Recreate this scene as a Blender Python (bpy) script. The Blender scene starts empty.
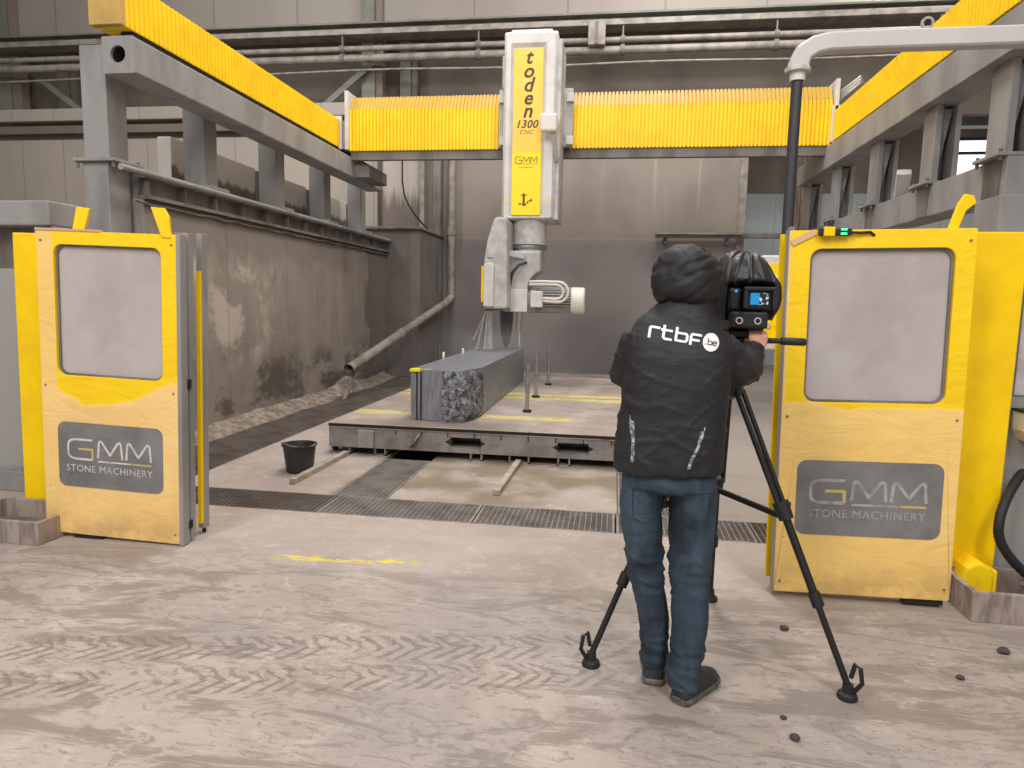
import bpy, math, random
import numpy as np
from mathutils import Vector, Matrix, noise
from mathutils.bvhtree import BVHTree
random.seed(7)
PI = math.pi
sc = bpy.context.scene
COL = sc.collection

# ------------------------------------------------------------------ materials
def srgb(r, g, b):
    def f(c):
        c /= 255.0
        return c / 12.92 if c <= 0.04045 else ((c + 0.055) / 1.055) ** 2.4
    return (f(r), f(g), f(b), 1.0)

class NT:
    def __init__(s, name):
        s.m = bpy.data.materials.new(name); s.m.use_nodes = True
        s.t = s.m.node_tree; s.t.nodes.clear()
        s.out = s.n('ShaderNodeOutputMaterial'); s.b = s.n('ShaderNodeBsdfPrincipled')
        s.l(s.b.outputs[0], s.out.inputs[0])
        s.tc = s.n('ShaderNodeTexCoord')
    def n(s, k): return s.t.nodes.new(k)
    def l(s, a, b): s.t.links.new(a, b)
    def setin(s, sock, v):
        if hasattr(v, 'is_output'): s.l(v, sock)
        else: sock.default_value = v
    def math(s, op, a, b=0.0, clamp=False):
        n = s.n('ShaderNodeMath'); n.operation = op; n.use_clamp = clamp
        s.setin(n.inputs[0], a); s.setin(n.inputs[1], b); return n.outputs[0]
    def mapping(s, scale=(1, 1, 1), rot=(0, 0, 0), loc=(0, 0, 0), src=None):
        n = s.n('ShaderNodeMapping'); n.inputs['Scale'].default_value = scale
        n.inputs['Rotation'].default_value = rot; n.inputs['Location'].default_value = loc
        s.l(src or s.tc.outputs['Object'], n.inputs[0]); return n.outputs[0]
    def noise(s, scale=5, detail=5, vec=None, rough=0.6, dist=0.0):
        n = s.n('ShaderNodeTexNoise'); n.inputs['Scale'].default_value = scale
        n.inputs['Detail'].default_value = detail; n.inputs['Roughness'].default_value = rough
        n.inputs['Distortion'].default_value = dist
        s.l(vec or s.tc.outputs['Object'], n.inputs['Vector']); return n.outputs['Fac']
    def ramp(s, fac, a, b):
        n = s.n('ShaderNodeMapRange'); n.interpolation_type = 'SMOOTHSTEP'
        s.l(fac, n.inputs[0]); n.inputs[1].default_value = a; n.inputs[2].default_value = b
        return n.outputs[0]
    def mix(s, fac, a, b):
        n = s.n('ShaderNodeMix'); n.data_type = 'RGBA'
        s.setin(n.inputs[0], fac); s.setin(n.inputs[6], a); s.setin(n.inputs[7], b)
        return n.outputs[2]
    def xyz(s, src=None):
        n = s.n('ShaderNodeSeparateXYZ'); s.l(src or s.tc.outputs['Object'], n.inputs[0]); return n.outputs
    def band(s, v, lo, hi, soft):
        a = s.ramp(v, lo - soft, lo + soft); b = s.ramp(v, hi + soft, hi - soft)
        return s.math('MULTIPLY', a, b)
    def bump(s, h, strength=0.3, dist=0.01):
        n = s.n('ShaderNodeBump'); n.inputs['Strength'].default_value = strength
        n.inputs['Distance'].default_value = dist
        s.l(h, n.inputs['Height']); s.l(n.outputs[0], s.b.inputs['Normal'])
    def col(s, v): s.setin(s.b.inputs['Base Color'], v)
    def rough(s, v): s.setin(s.b.inputs['Roughness'], v)

def flat(name, c, rough=0.5, metal=0.0, c2=None, scale=6, stretch=(1, 1, 1), lo=0.4, hi=0.65, bump=0.0, bscale=40, spec=None, coat=0.0):
    m = NT(name)
    if c2 is not None:
        f = m.ramp(m.noise(scale, 6, m.mapping(stretch)), lo, hi)
        m.col(m.mix(f, c, c2))
    else: m.col(c)
    m.rough(rough); m.b.inputs['Metallic'].default_value = metal
    if spec is not None: m.b.inputs['Specular IOR Level'].default_value = spec
    if coat: m.b.inputs['Coat Weight'].default_value = coat
    if bump: m.bump(m.noise(bscale, 4), bump)
    return m.m

def emis(name, c, s):
    m = NT(name); m.col((0, 0, 0, 1)); m.b.inputs['Emission Color'].default_value = c
    m.b.inputs['Emission Strength'].default_value = s; return m.m

YEL = srgb(255, 214, 0)
M = {}
M['yellow'] = flat('yellow_paint', YEL, 0.42, c2=srgb(244, 200, 4), scale=3, spec=.3)
M['yellow_dirty'] = flat('yellow_paint_dirty', YEL, 0.5, c2=srgb(196, 158, 48), scale=5, lo=.5, hi=.75)
M['steel'] = flat('grey_steel_paint', srgb(152, 150, 149), 0.5, c2=srgb(132, 129, 128), scale=2.5, stretch=(1, 1, .35))
M['steel_dirty'] = flat('stained_steel', srgb(124, 118, 114), 0.55, c2=srgb(94, 87, 82), scale=3, stretch=(1, 1, .4))
M['galv'] = flat('galvanised', srgb(150, 150, 150), 0.45, metal=.35, c2=srgb(118, 116, 114), scale=8)
M['dark'] = flat('black_void', srgb(26, 22, 22), 0.8)
M['black'] = flat('black_plastic', srgb(24, 24, 26), 0.45)
M['rubber'] = flat('black_rubber', srgb(30, 30, 32), 0.6)
M['hose'] = flat('dark_hose', srgb(52, 52, 58), 0.5)
M['white'] = flat('white_machine_paint', srgb(212, 209, 206), 0.4, c2=srgb(196, 192, 189), scale=3)
M['white2'] = flat('dusty_white_paint', srgb(190, 188, 188), 0.5, c2=srgb(166, 163, 161), scale=6)
M['offwhite'] = flat('cream_plastic', srgb(220, 214, 205), 0.5)
M['green_steel'] = flat('grey_green_steel', srgb(120, 120, 110), 0.6, c2=srgb(104, 104, 96), scale=2)
M['pipe'] = flat('grey_pipe', srgb(150, 143, 134), 0.5, c2=srgb(120, 113, 106), scale=4)
M['hallpanel'] = None
M['muck'] = flat('lime_sludge', srgb(118, 106, 96), 0.8, c2=srgb(160, 146, 132), scale=9, bump=.6, bscale=14)
M['led'] = emis('green_led', (0.05, 1, .35, 1), 3.0)
M['rust'] = flat('rusty_post', srgb(120, 100, 84), 0.8, c2=srgb(84, 66, 54), scale=6, stretch=(1, 1, .3))

def m_floor():
    m = NT('dusty_concrete'); o = m.tc.outputs['Object']
    base = m.mix(m.ramp(m.noise(1.1, 6, o, .65, .6), .38, .62), srgb(174, 162, 154), srgb(162, 150, 142))
    base = m.mix(m.ramp(m.noise(6, 8, o, .7, 1.0), .52, .68), base, srgb(184, 172, 164))
    X, Y, Z = m.xyz()
    # rubbed dark patches in the dust, stronger in the foreground
    near = m.ramp(Y, 4.1, 3.2)
    st = m.noise(2.2, 9, m.mapping((.55, 1.6, 1), (0, 0, .25)), .72, 1.2)
    d = m.math('MULTIPLY', m.ramp(st, .49, .57), m.math('ADD', m.math('MULTIPLY', near, .72), .10))
    d2 = m.math('MULTIPLY', m.ramp(m.noise(9, 6, m.mapping((.6, 1.5, 1), (0, 0, .3)), .75, 1.5), .53, .60), m.math('MULTIPLY', near, .7))
    d3 = m.math('MULTIPLY', m.ramp(m.noise(26, 5, m.mapping((.7, 1.5, 1), (0, 0, .2)), .75, 1.0), .54, .64), m.math('MULTIPLY', m.ramp(m.noise(1.3, 3, o), .4, .6), m.math('MULTIPLY', near, .7)))
    base = m.mix(m.math('MAXIMUM', m.math('MAXIMUM', d, d2), d3), base, srgb(130, 118, 110))
    # tyre tracks
    def track(cx, cy, ang, half, freq):
        nz = m.math('MULTIPLY', m.math('SUBTRACT', m.noise(7, 4, o, .6), .5), .16)
        mp = m.mapping((1, 1, 1), (0, 0, -ang), (0, 0, 0), m.mapping((1, 1, 1), (0, 0, 0), (-cx, -cy, 0)))
        x, y, z = m.xyz(mp)
        b = m.ramp(m.math('ABSOLUTE', y), half, half * .75)
        w = m.math('SINE', m.math('MULTIPLY', m.math('ADD', m.math('ADD', x, nz), m.math('MULTIPLY', m.math('ABSOLUTE', m.math('ADD', y, m.math('MULTIPLY', nz, .5))), 1.1)), freq))
        w = m.math('MULTIPLY', m.ramp(w, .1, .75), b)
        brk = m.ramp(m.noise(4, 6, o, .75), .40, .52)
        return m.math('MULTIPLY', w, brk)
    t1 = track(-.9, 2.80, .19, .12, 74)
    t2 = track(-.9, 2.55, .22, .11, 78)
    t = m.math('MULTIPLY', m.math('MAXIMUM', t1, t2), m.ramp(X, .35, -.2))
    base = m.mix(m.math('MULTIPLY', t, .58), base, srgb(104, 93, 86))
    # fine scratches
    sx = m.ramp(m.noise(14, 3, m.mapping((.25, 2.2, 1), (0, 0, .35)), .5, 2.0), .60, .70)
    base = m.mix(m.math('MULTIPLY', sx, m.math('MULTIPLY', near, .5)), base, srgb(182, 171, 163))
    # wet, greenish work area behind the gutter
    wet = m.ramp(Y, 4.95, 5.05)
    wx = m.band(X, -2.2, .55, .05)
    wetm = m.math('MULTIPLY', m.math('MULTIPLY', wet, wx), m.ramp(m.noise(1.6, 5, o, .6), .36, .6))
    base = m.mix(m.math('MULTIPLY', wetm, .75), base, srgb(126, 113, 90))
    wet_r = m.math('MULTIPLY', m.math('MULTIPLY', wet, m.ramp(X, .5, .6)), .55)
    base = m.mix(wet_r, base, srgb(140, 132, 124))
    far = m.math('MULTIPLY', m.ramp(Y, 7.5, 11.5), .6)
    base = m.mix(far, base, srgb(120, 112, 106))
    sp = m.math('MULTIPLY', m.ramp(m.noise(42, 3, o, .6), .62, .68), m.ramp(m.noise(1.5, 4, m.mapping((1, 1, 1), (0, 0, 0), (4, 2, 0)), .6), .48, .6))
    base = m.mix(m.math('MULTIPLY', m.math('MULTIPLY', sp, m.ramp(X, .6, 1.2)), .8), base, srgb(70, 62, 58))
    bl = m.math('MULTIPLY', m.ramp(m.noise(.9, 5, m.mapping((1, 1, 1), (0, 0, 0), (2.2, .3, 0)), .6, .4), .48, .62), near)
    base = m.mix(m.math('MULTIPLY', bl, .28), base, srgb(128, 122, 120))
    # yellow paint mark
    pm = m.math('MULTIPLY', m.band(X, -1.95, -1.10, .05), m.band(m.math('ADD', Y, m.math('MULTIPLY', X, -.086)), 3.825, 3.905, .015))
    pm = m.math('MULTIPLY', pm, m.ramp(m.noise(9, 6, m.mapping((.8, 1.4, 1)), .75), .48, .54))
    base = m.mix(m.math('MULTIPLY', pm, .9), base, srgb(214, 198, 60))
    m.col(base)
    r = m.ramp(m.noise(1.6, 5, o, .6), .3, .7)
    rr = m.math('SUBTRACT', .78, m.math('MULTIPLY', m.math('MAXIMUM', wetm, m.math('MULTIPLY', d, .5)), .42))
    m.rough(m.math('ADD', rr, m.math('MULTIPLY', r, .08)))
    h = m.math('ADD', m.math('MULTIPLY', m.noise(30, 6, o, .7), .5), m.math('MULTIPLY', t, -.7))
    h = m.math('ADD', h, m.math('MULTIPLY', st, .8))
    m.bump(h, .35, .02)
    return m.m
M['floor'] = m_floor()

def m_wall(name, c1, c2, c3, streak=.5, rough=.75, low=None, dark_low=1.0, tint_top=None):
    m = NT(name); o = m.tc.outputs['Object']; X, Y, Z = m.xyz()
    base = m.mix(m.ramp(m.noise(.9, 6, o, .6, .5), .35, .65), c1, c2)
    s1 = m.ramp(m.noise(3.2, 5, m.mapping((1.4, 1.4, .10)), .6, .3), .48, .66)
    base = m.mix(m.math('MULTIPLY', s1, streak), base, c3)
    if low is not None:   # lime splashes near the foot, with dark blotches
        l = m.math('MULTIPLY', m.ramp(Z, low, low * .35), m.ramp(m.noise(1.4, 7, o, .68), .42, .6))
        base = m.mix(m.math('MULTIPLY', l, .8), base, c3)
        dk = m.math('MULTIPLY', m.ramp(Z, 1.0, .35), m.ramp(m.noise(2.1, 5, m.mapping((1, 1, 1.5), (0, 0, 0), (3, 1, 0)), .6), .5, .64))
        base = m.mix(m.math('MULTIPLY', dk, dark_low), base, srgb(84, 74, 66))
        for zz in (.98, 1.62):
            base = m.mix(m.math('MULTIPLY', m.band(Z, zz, zz + .012, .006), .5), base, srgb(170, 156, 142))
    if tint_top is not None:
        z0, z1, ct = tint_top
        base = m.mix(m.ramp(Z, z0, z1), base, ct)
    m.col(base); m.rough(rough)
    m.bump(m.noise(16, 6, m.mapping((1, 1, .5)), .65), .25, .01)
    return m.m
def m_wall_left():
    m = NT('stained_wall'); o = m.tc.outputs['Object']; X, Y, Z = m.xyz()
    b = m.mix(m.ramp(m.noise(.8, 6, o, .6, .5), .35, .65), srgb(150, 140, 131), srgb(134, 124, 116))
    s1 = m.ramp(m.noise(2.6, 6, m.mapping((1, 1.2, .16)), .65, .4), .46, .64)
    b = m.mix(m.math('MULTIPLY', s1, .38), b, srgb(170, 159, 148))
    lime = m.math('MULTIPLY', m.ramp(m.noise(1.1, 8, m.mapping((1, 1, .8), (0, 0, 0), (0, 2.3, .7)), .68, .3), .50, .60), m.band(Z, .75, 2.05, .2))
    lime = m.math('MULTIPLY', lime, m.ramp(Y, 9.6, 7.6))
    b = m.mix(m.math('MULTIPLY', lime, .75), b, srgb(198, 186, 172))
    top = m.math('MULTIPLY', m.ramp(m.math('ADD', Z, m.math('MULTIPLY', m.math('SUBTRACT', m.noise(2.2, 4), .5), .9)), 1.95, 2.15), .6)
    b = m.mix(top, b, srgb(124, 115, 108))
    dk = m.math('MULTIPLY', m.ramp(Z, .95, .55), m.ramp(m.noise(1.5, 6, m.mapping((1, 1, 1.6), (0, 0, 0), (3, 1, 0)), .65), .47, .60))
    b = m.mix(m.math('MULTIPLY', dk, .9), b, srgb(92, 82, 75))
    wet = m.ramp(m.math('ADD', Y, m.math('MULTIPLY', m.math('SUBTRACT', m.noise(1.2, 4, m.mapping((1, 1, .7))), .5), 2.4)), 11.9, 12.15)
    b = m.mix(m.math('MULTIPLY', wet, .75), b, srgb(90, 82, 77))
    for zz in (.98, 1.62):
        b = m.mix(m.math('MULTIPLY', m.band(Z, zz, zz + .010, .005), .4), b, srgb(166, 152, 140))
    jf = m.math('FRACT', m.math('DIVIDE', Y, 1.5)); b = m.mix(m.math('MULTIPLY', m.math('LESS_THAN', jf, .012), .35), b, srgb(84, 76, 70))
    m.col(b); m.rough(.75); m.bump(m.noise(16, 6, m.mapping((1, 1, .5)), .65), .25, .01)
    return m.m
M['wall_left'] = m_wall_left()

def m_splash():
    m = NT('wet_splash_wall'); o = m.tc.outputs['Object']; X, Y, Z = m.xyz()
    lo = m.mix(m.ramp(m.noise(.7, 4, o, .5), .35, .65), srgb(124, 118, 116), srgb(108, 103, 102))
    up = m.mix(m.ramp(m.noise(.8, 4, o, .5), .35, .65), srgb(142, 132, 123), srgb(130, 120, 112))
    s = m.ramp(m.noise(3.4, 4, m.mapping((1.6, 1.6, .06)), .6, .2), .56, .70)
    rz = m.math('MULTIPLY', m.ramp(Z, 2.9, 4.0), m.ramp(X, -1.0, .8))
    up = m.mix(m.math('MULTIPLY', m.math('MULTIPLY', s, rz), .7), up, srgb(168, 158, 148))
    cz = m.ramp(m.math('ADD', Z, m.math('MULTIPLY', m.noise(3, 4, m.mapping((2.2, 2, .1))), 1.4)), 4.25, 4.75)
    cn = m.mix(cz, srgb(112, 102, 95), srgb(176, 166, 157))
    up = m.mix(m.ramp(X, -4.15, -4.3), up, cn)
    b = m.mix(m.ramp(Z, 2.7, 3.1), lo, up)
    b = m.mix(m.math('MULTIPLY', m.band(Z, 2.88, 2.93, .015), .35), b, srgb(150, 140, 132))
    m.col(b)
    m.rough(m.math('ADD', .34, m.math('MULTIPLY', m.ramp(Z, 2.6, 3.2), .36)))
    m.bump(m.noise(5, 5, m.mapping((1, 1, .5)), .6), .12, .02)
    return m.m
M['splash'] = m_splash()

def m_panel(name, c1, c2, pitch, off=0.0, axis=0):
    m = NT(name); c = m.xyz()[axis]
    base = m.mix(m.ramp(m.noise(.5, 4, m.mapping((1, 1, .2))), .35, .65), c1, c2)
    f = m.math('FRACT', m.math('DIVIDE', m.math('ADD', c, off + 100), pitch))
    seam = m.math('LESS_THAN', f, .02)
    m.col(m.mix(m.math('MULTIPLY', seam, .45), base, srgb(90, 82, 76))); m.rough(.65)
    return m.m
M['hallpanel'] = m_panel('sandwich_panel', srgb(176, 166, 155), srgb(166, 156, 146), 1.15)
M['hallpanel_up'] = m_panel('upper_sandwich_panel', srgb(150, 142, 133), srgb(142, 134, 126), 2.1)
M['hallpanel_blue'] = m_panel('bluish_panel', srgb(176, 184, 186), srgb(164, 172, 174), 1.0)
M['hall_dark'] = flat('brown_grey_with_shade', srgb(124, 114, 104), .8, c2=srgb(110, 101, 93), scale=.6)  # tone darkened for the shadow on the recessed upper hall wall
M['roof'] = flat('roof_deck', srgb(110, 104, 98), .8)

def m_bellows(name, dusty):
    m = NT(name)
    y = m.mix(m.ramp(m.noise(2.5, 4), .4, .65), srgb(255, 214, 0), srgb(248, 204, 0))
    if dusty:
        g = m.n('ShaderNodeNewGeometry'); nz = m.xyz(g.outputs['True Normal'])[2]
        f = m.math('MULTIPLY', m.ramp(nz, .05, .22), m.ramp(m.noise(4, 5), .05, .3))
        y = m.mix(m.math('MULTIPLY', f, .85), y, srgb(168, 144, 92))
    m.col(y); m.rough(.5)
    return m.m
M['bellows'] = m_bellows('yellow_bellows', False)
M['bellows_dusty'] = m_bellows('dusty_yellow_bellows', True)
M['tan'] = flat('dusty_tan_plate', srgb(196, 160, 84), .6, c2=srgb(180, 146, 80), scale=4)

def m_door(name, flip):
    """yellow sheet with a peeling dusty protective film; object space: x from the hinge corner, z height"""
    m = NT(name); o = m.tc.outputs['Object']; X, Y, Z = m.xyz()
    y = m.mix(m.ramp(m.noise(2.2, 5), .4, .7), srgb(255, 214, 0), srgb(250, 204, 2))
    n1 = m.math('MULTIPLY', m.math('SUBTRACT', m.noise(2.0, 4, o, .55), .5), .30)
    xs = X if not flip else m.math('SUBTRACT', .92, X)
    if flip: edge = m.math('ADD', m.math('ADD', Z, n1), m.math('MULTIPLY', xs, -.05)); lim = 1.02
    else:
        arc = m.math('MULTIPLY', m.math('POWER', m.math('ABSOLUTE', m.math('SUBTRACT', X, .42)), 2), -.9)
        edge = m.math('ADD', m.math('ADD', Z, n1), arc); lim = .86
    film = m.ramp(edge, lim + .015, lim - .015)
    hole = m.ramp(m.noise(2.6, 4, m.mapping((1, 1, 1), (0, 0, 0), (1.3, 0, 4.2 if flip else 2.2)), .5), .64, .70)
    film = m.math('MULTIPLY', film, m.math('SUBTRACT', 1.0, m.math('MULTIPLY', hole, .85)))
    side = m.math('MULTIPLY', m.ramp(m.math('ADD', X, m.math('MULTIPLY', n1, .2)), .115, .10) if not flip else m.ramp(X, .02, .01), 1.0)
    film = m.math('MAXIMUM', film, m.math('MULTIPLY', side, .8))
    fc = m.mix(m.ramp(m.noise(1.6, 6, o, .6), .35, .65), srgb(252, 212, 136), srgb(240, 199, 126))
    crease = m.ramp(m.noise(3.0, 3, m.mapping((1, 1, 2.2), (0, .6, 0)), .5, 2.5), .60, .66)
    fc = m.mix(m.math('MULTIPLY', crease, .35), fc, srgb(232, 208, 150))
    b = m.mix(m.math('MULTIPLY', film, .84 if flip else 1.0), y, fc)
    dirt = m.math('MULTIPLY', m.ramp(Z, .30, .03), m.ramp(m.noise(4, 6, o, .7), .4, .62))
    b = m.mix(m.math('MULTIPLY', dirt, .45), b, srgb(158, 124, 80))
    spk = m.ramp(m.noise(38, 2, o), .72, .76)
    b = m.mix(m.math('MULTIPLY', spk, .6), b, srgb(110, 84, 44))
    m.col(b); m.rough(.45)
    h = m.math('ADD', m.math('MULTIPLY', m.noise(3.0, 3, m.mapping((1, 1, 2.2), (0, .6, 0)), .5, 2.5), 1.0), m.math('MULTIPLY', film, .4))
    m.bump(h, .22, .03)
    return m.m
M['door_a'] = m_door('yellow_door_film_a', False)
M['door_b'] = m_door('yellow_door_film_b', True)

def m_pane():
    m = NT('dusty_polycarbonate'); o = m.tc.outputs['Object']
    m.col(m.mix(m.ramp(m.noise(1.4, 6, o, .65), .35, .65), srgb(204, 196, 196), srgb(186, 176, 176)))
    m.rough(.22)
    m.b.inputs['Coat Weight'].default_value = .25; m.b.inputs['Coat Roughness'].default_value = .06
    t = m.n('ShaderNodeBsdfTransparent'); mx = m.n('ShaderNodeMixShader'); mx.inputs[0].default_value = .80
    m.l(t.outputs[0], mx.inputs[1]); m.l(m.b.outputs[0], mx.inputs[2]); m.l(mx.outputs[0], m.out.inputs[0])
    return m.m
M['pane'] = m_pane()

def m_sign(seed):
    m = NT('dusty_grey_sign'); 
    a = m.mix(m.ramp(m.noise(3, 6, m.mapping((1, 1, 1), (0, 0, 0), (seed, 0, seed)), .65), .38, .62), srgb(112, 110, 110), srgb(132, 130, 130))
    if seed < 2:
        k = m.ramp(m.noise(9, 6, m.mapping((1.3, 1, .7)), .7), .60, .66)
        k = m.math('MULTIPLY', k, m.ramp(m.xyz()[0], .45, .2))
        a = m.mix(k, a, srgb(52, 52, 54))
    m.col(a); m.rough(.4); return m.m
M['sign_a'] = m_sign(1.0); M['sign_b'] = m_sign(5.0)
M['letter'] = flat('pale_lettering', srgb(214, 210, 206), .5, c2=srgb(190, 186, 182), scale=12)
M['letter_dim'] = flat('worn_lettering', srgb(176, 172, 170), .5, c2=srgb(142, 140, 140), scale=14)
M['letter_gold'] = flat('gold_lettering', srgb(200, 178, 110), .5)
M['letter_dark'] = flat('dark_brown_lettering', srgb(74, 48, 24), .5)
M['label_top'] = flat('amber_label', srgb(250, 200, 66), .45, c2=srgb(250, 208, 90), scale=3)
M['label_low'] = flat('bright_yellow_label', srgb(252, 222, 0), .45)
M['white_print'] = flat('white_print', srgb(236, 236, 236), .6)
M['reflect'] = flat('reflective_strip', srgb(178, 182, 188), .4, c2=srgb(96, 98, 102), scale=60, lo=.45, hi=.55)

def m_fabric(name, c1, c2, rough, wscale, bump):
    m = NT(name); o = m.tc.outputs['Object']
    m.col(m.mix(m.ramp(m.noise(5, 5, o, .6), .35, .65), c1, c2)); m.rough(rough)
    m.bump(m.math('ADD', m.noise(wscale, 4, m.mapping((1, 1, 1.6), (.3, .5, 0)), .55, .8), m.math('MULTIPLY', m.noise(300, 2, o), .06)), bump, .02)
    return m.m
M['jacket'] = m_fabric('black_shell_fabric', srgb(36, 36, 38), srgb(29, 29, 31), .62, 13, .3)
M['cover'] = m_fabric('black_rain_cover_fabric', srgb(40, 40, 43), srgb(30, 30, 33), .42, 12, .4)
def m_jeans():
    m = NT('blue_denim'); o = m.tc.outputs['Object']
    a = m.mix(m.ramp(m.noise(3.6, 6, m.mapping((1.3, 1, .55)), .65, .4), .34, .66), srgb(28, 38, 49), srgb(62, 80, 96))
    m.col(a); m.rough(.85)
    m.bump(m.math('ADD', m.noise(10, 4, m.mapping((1, 1, 2.2)), .5, .6), m.math('MULTIPLY', m.noise(400, 2, o), .1)), .35, .02)
    return m.m
M['jeans'] = m_jeans()
M['shoe'] = flat('dark_grey_suede', srgb(52, 51, 54), .8, c2=srgb(40, 39, 42), scale=20)
M['sole'] = flat('grey_sole', srgb(120, 116, 108), .7, c2=srgb(60, 58, 56), scale=16)
M['skin'] = flat('skin', srgb(204, 156, 132), .5, c2=srgb(190, 140, 118), scale=12)
M['hair'] = flat('brown_hair', srgb(60, 46, 36), .6)

def m_stone(name, rough_face):
    m = NT(name); o = m.tc.outputs['Object']
    sp = m.noise(26 if rough_face else 60, 6, o, .75)
    if rough_face:
        v = m.ramp(m.noise(16, 9, o, .8, .8), .40, .64)
        m.col(m.mix(v, srgb(52, 55, 64), srgb(178, 180, 186)))
        m.bump(m.noise(9, 8, o, .75, .6), .9, .05); m.rough(.6)
    else:
        v = m.ramp(m.noise(14, 6, m.mapping((1.5, 1, .35)), .7), .35, .65)
        m.col(m.mix(m.math('MULTIPLY', v, .9), srgb(106, 109, 117), srgb(134, 136, 142))); m.rough(.36)
        m.bump(sp, .1, .005)
    return m.m
M['stone'] = m_stone('bluestone_sawn', False); M['stone_rough'] = m_stone('bluestone_broken', True)

def m_table():
    m = NT('saw_table_top'); o = m.tc.outputs['Object']; g = m.n('ShaderNodeNewGeometry'); X, Y, Z = m.xyz(g.outputs['Position'])
    b = m.mix(m.ramp(m.noise(1.8, 6, o, .6), .35, .65), srgb(186, 172, 164), srgb(164, 150, 142))
    n = m.math('MULTIPLY', m.math('SUBTRACT', m.noise(4, 5, o, .6), .5), .10)
    Yn = m.math('ADD', Y, n)
    yl = m.math('MAXIMUM', m.band(Yn, 8.52, 8.76, .03), m.band(Yn, 8.86, 9.10, .03))
    yl = m.math('MAXIMUM', yl, m.math('MULTIPLY', m.band(Yn, 7.0, 7.22, .03), m.ramp(X, -.35, -.5)))
    yl = m.math('MAXIMUM', yl, m.math('MULTIPLY', m.band(Yn, 9.75, 9.95, .03), m.ramp(X, -2.0, -2.1)))
    brk = m.ramp(m.noise(6, 6, o, .7), .32, .5)
    b = m.mix(m.math('MULTIPLY', m.math('MULTIPLY', yl, brk), .75), b, srgb(218, 206, 112))
    w = m.math('MULTIPLY', m.ramp(m.math('ABSOLUTE', m.math('ADD', X, 1.55)), .9, .3), m.ramp(Y, 6.9, 6.5))
    b = m.mix(m.math('MULTIPLY', w, .6), b, srgb(104, 94, 84))
    ln = m.ramp(m.noise(3.5, 3, m.mapping((1, 4, 1)), .5, 2), .66, .69)
    b = m.mix(m.math('MULTIPLY', ln, .6), b, srgb(90, 80, 72))
    m.col(b)
    m.rough(m.math('ADD', .16, m.math('MULTIPLY', m.ramp(m.noise(1.3, 4, o, .5), .35, .65), .3)))
    m.bump(m.noise(12, 5, o), .06, .01)
    return m.m
M['table'] = m_table()
M['table_steel'] = flat('table_frame_steel', srgb(138, 133, 131), .5, c2=srgb(112, 107, 104), scale=4)
M['grate'] = flat('grey_grating_steel', srgb(146, 139, 134), .55, c2=srgb(118, 111, 106), scale=4)
M['grate_dark'] = flat('dirty_grating_steel', srgb(116, 106, 99), .65, c2=srgb(94, 86, 80), scale=3)
M['pit'] = flat('gutter_pit', srgb(44, 40, 37), .9)
M['stonebin'] = flat('weathered_timber_box', srgb(164, 150, 141), .8, c2=srgb(128, 115, 107), scale=7, stretch=(3, 3, .6), bump=.3, bscale=20)
M['bucket'] = flat('black_bucket_plastic', srgb(38, 39, 42), .5, c2=srgb(54, 55, 58), scale=8)
M['pebble'] = flat('dark_pebble', srgb(72, 66, 66), .8, bump=.4, bscale=60)
M['wood'] = flat('dusty_batten', srgb(178, 164, 150), .8, c2=srgb(152, 138, 126), scale=8)
def m_screen():
    m = NT('viewfinder_screen'); X, Y, Z = m.xyz()
    n = m.noise(70, 2, m.tc.outputs['Object'], .5)
    c = m.mix(m.ramp(X, .0368, .0372), (.01, .30, .62, 1), m.mix(m.ramp(n, .55, .60), (.015, .02, .03, 1), (.7, .75, .8, 1)))
    m.col((0, 0, 0, 1)); m.l(c, m.b.inputs['Emission Color']); m.b.inputs['Emission Strength'].default_value = 1.0
    m.rough(.1); return m.m
M['screen'] = m_screen()
M['blue_led'] = emis('blue_led', (.05, .25, 1, 1), 2.0)
M['daylight'] = emis('daylight_sky', (.86, .92, 1, 1), 2.2)
M['lamp_glow'] = emis('lamp_tube', (1, .97, .92, 1), 14)
def m_spray():
    m = NT('water_spray'); m.col((.9, .9, .9, 1)); m.rough(.9)
    t = m.n('ShaderNodeBsdfTransparent'); mx = m.n('ShaderNodeMixShader')
    f = m.math('MULTIPLY', m.ramp(m.noise(9, 4, m.mapping((6, 6, .8)), .6), .3, .7), .24)
    m.l(f, mx.inputs[0]); m.l(t.outputs[0], mx.inputs[1]); m.l(m.b.outputs[0], mx.inputs[2]); m.l(mx.outputs[0], m.out.inputs[0])
    return m.m
M['spray'] = m_spray()
def m_mist():
    m = NT('fine_mist'); m.t.nodes.remove(m.b)
    v = m.n('ShaderNodeVolumeScatter'); v.inputs['Color'].default_value = (1, 1, 1, 1); v.inputs['Density'].default_value = .16
    mp = m.mapping((1 / 1.15, 1 / 1.6, 1 / .42), (0, 0, 0), (1.6 / 1.15, -9.0 / 1.6, -.95 / .42))
    ln = m.n('ShaderNodeVectorMath'); ln.operation = 'LENGTH'; m.l(mp, ln.inputs[0])
    m.l(m.math('MULTIPLY', m.math('POWER', m.ramp(ln.outputs['Value'], 1.0, .0), 1.3), m.math('MULTIPLY', m.ramp(m.noise(2.2, 3), .3, .7), .42)), v.inputs['Density'])
    m.l(v.outputs[0], m.out.inputs['Volume']); return m.m
M['mist'] = m_mist()

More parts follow.
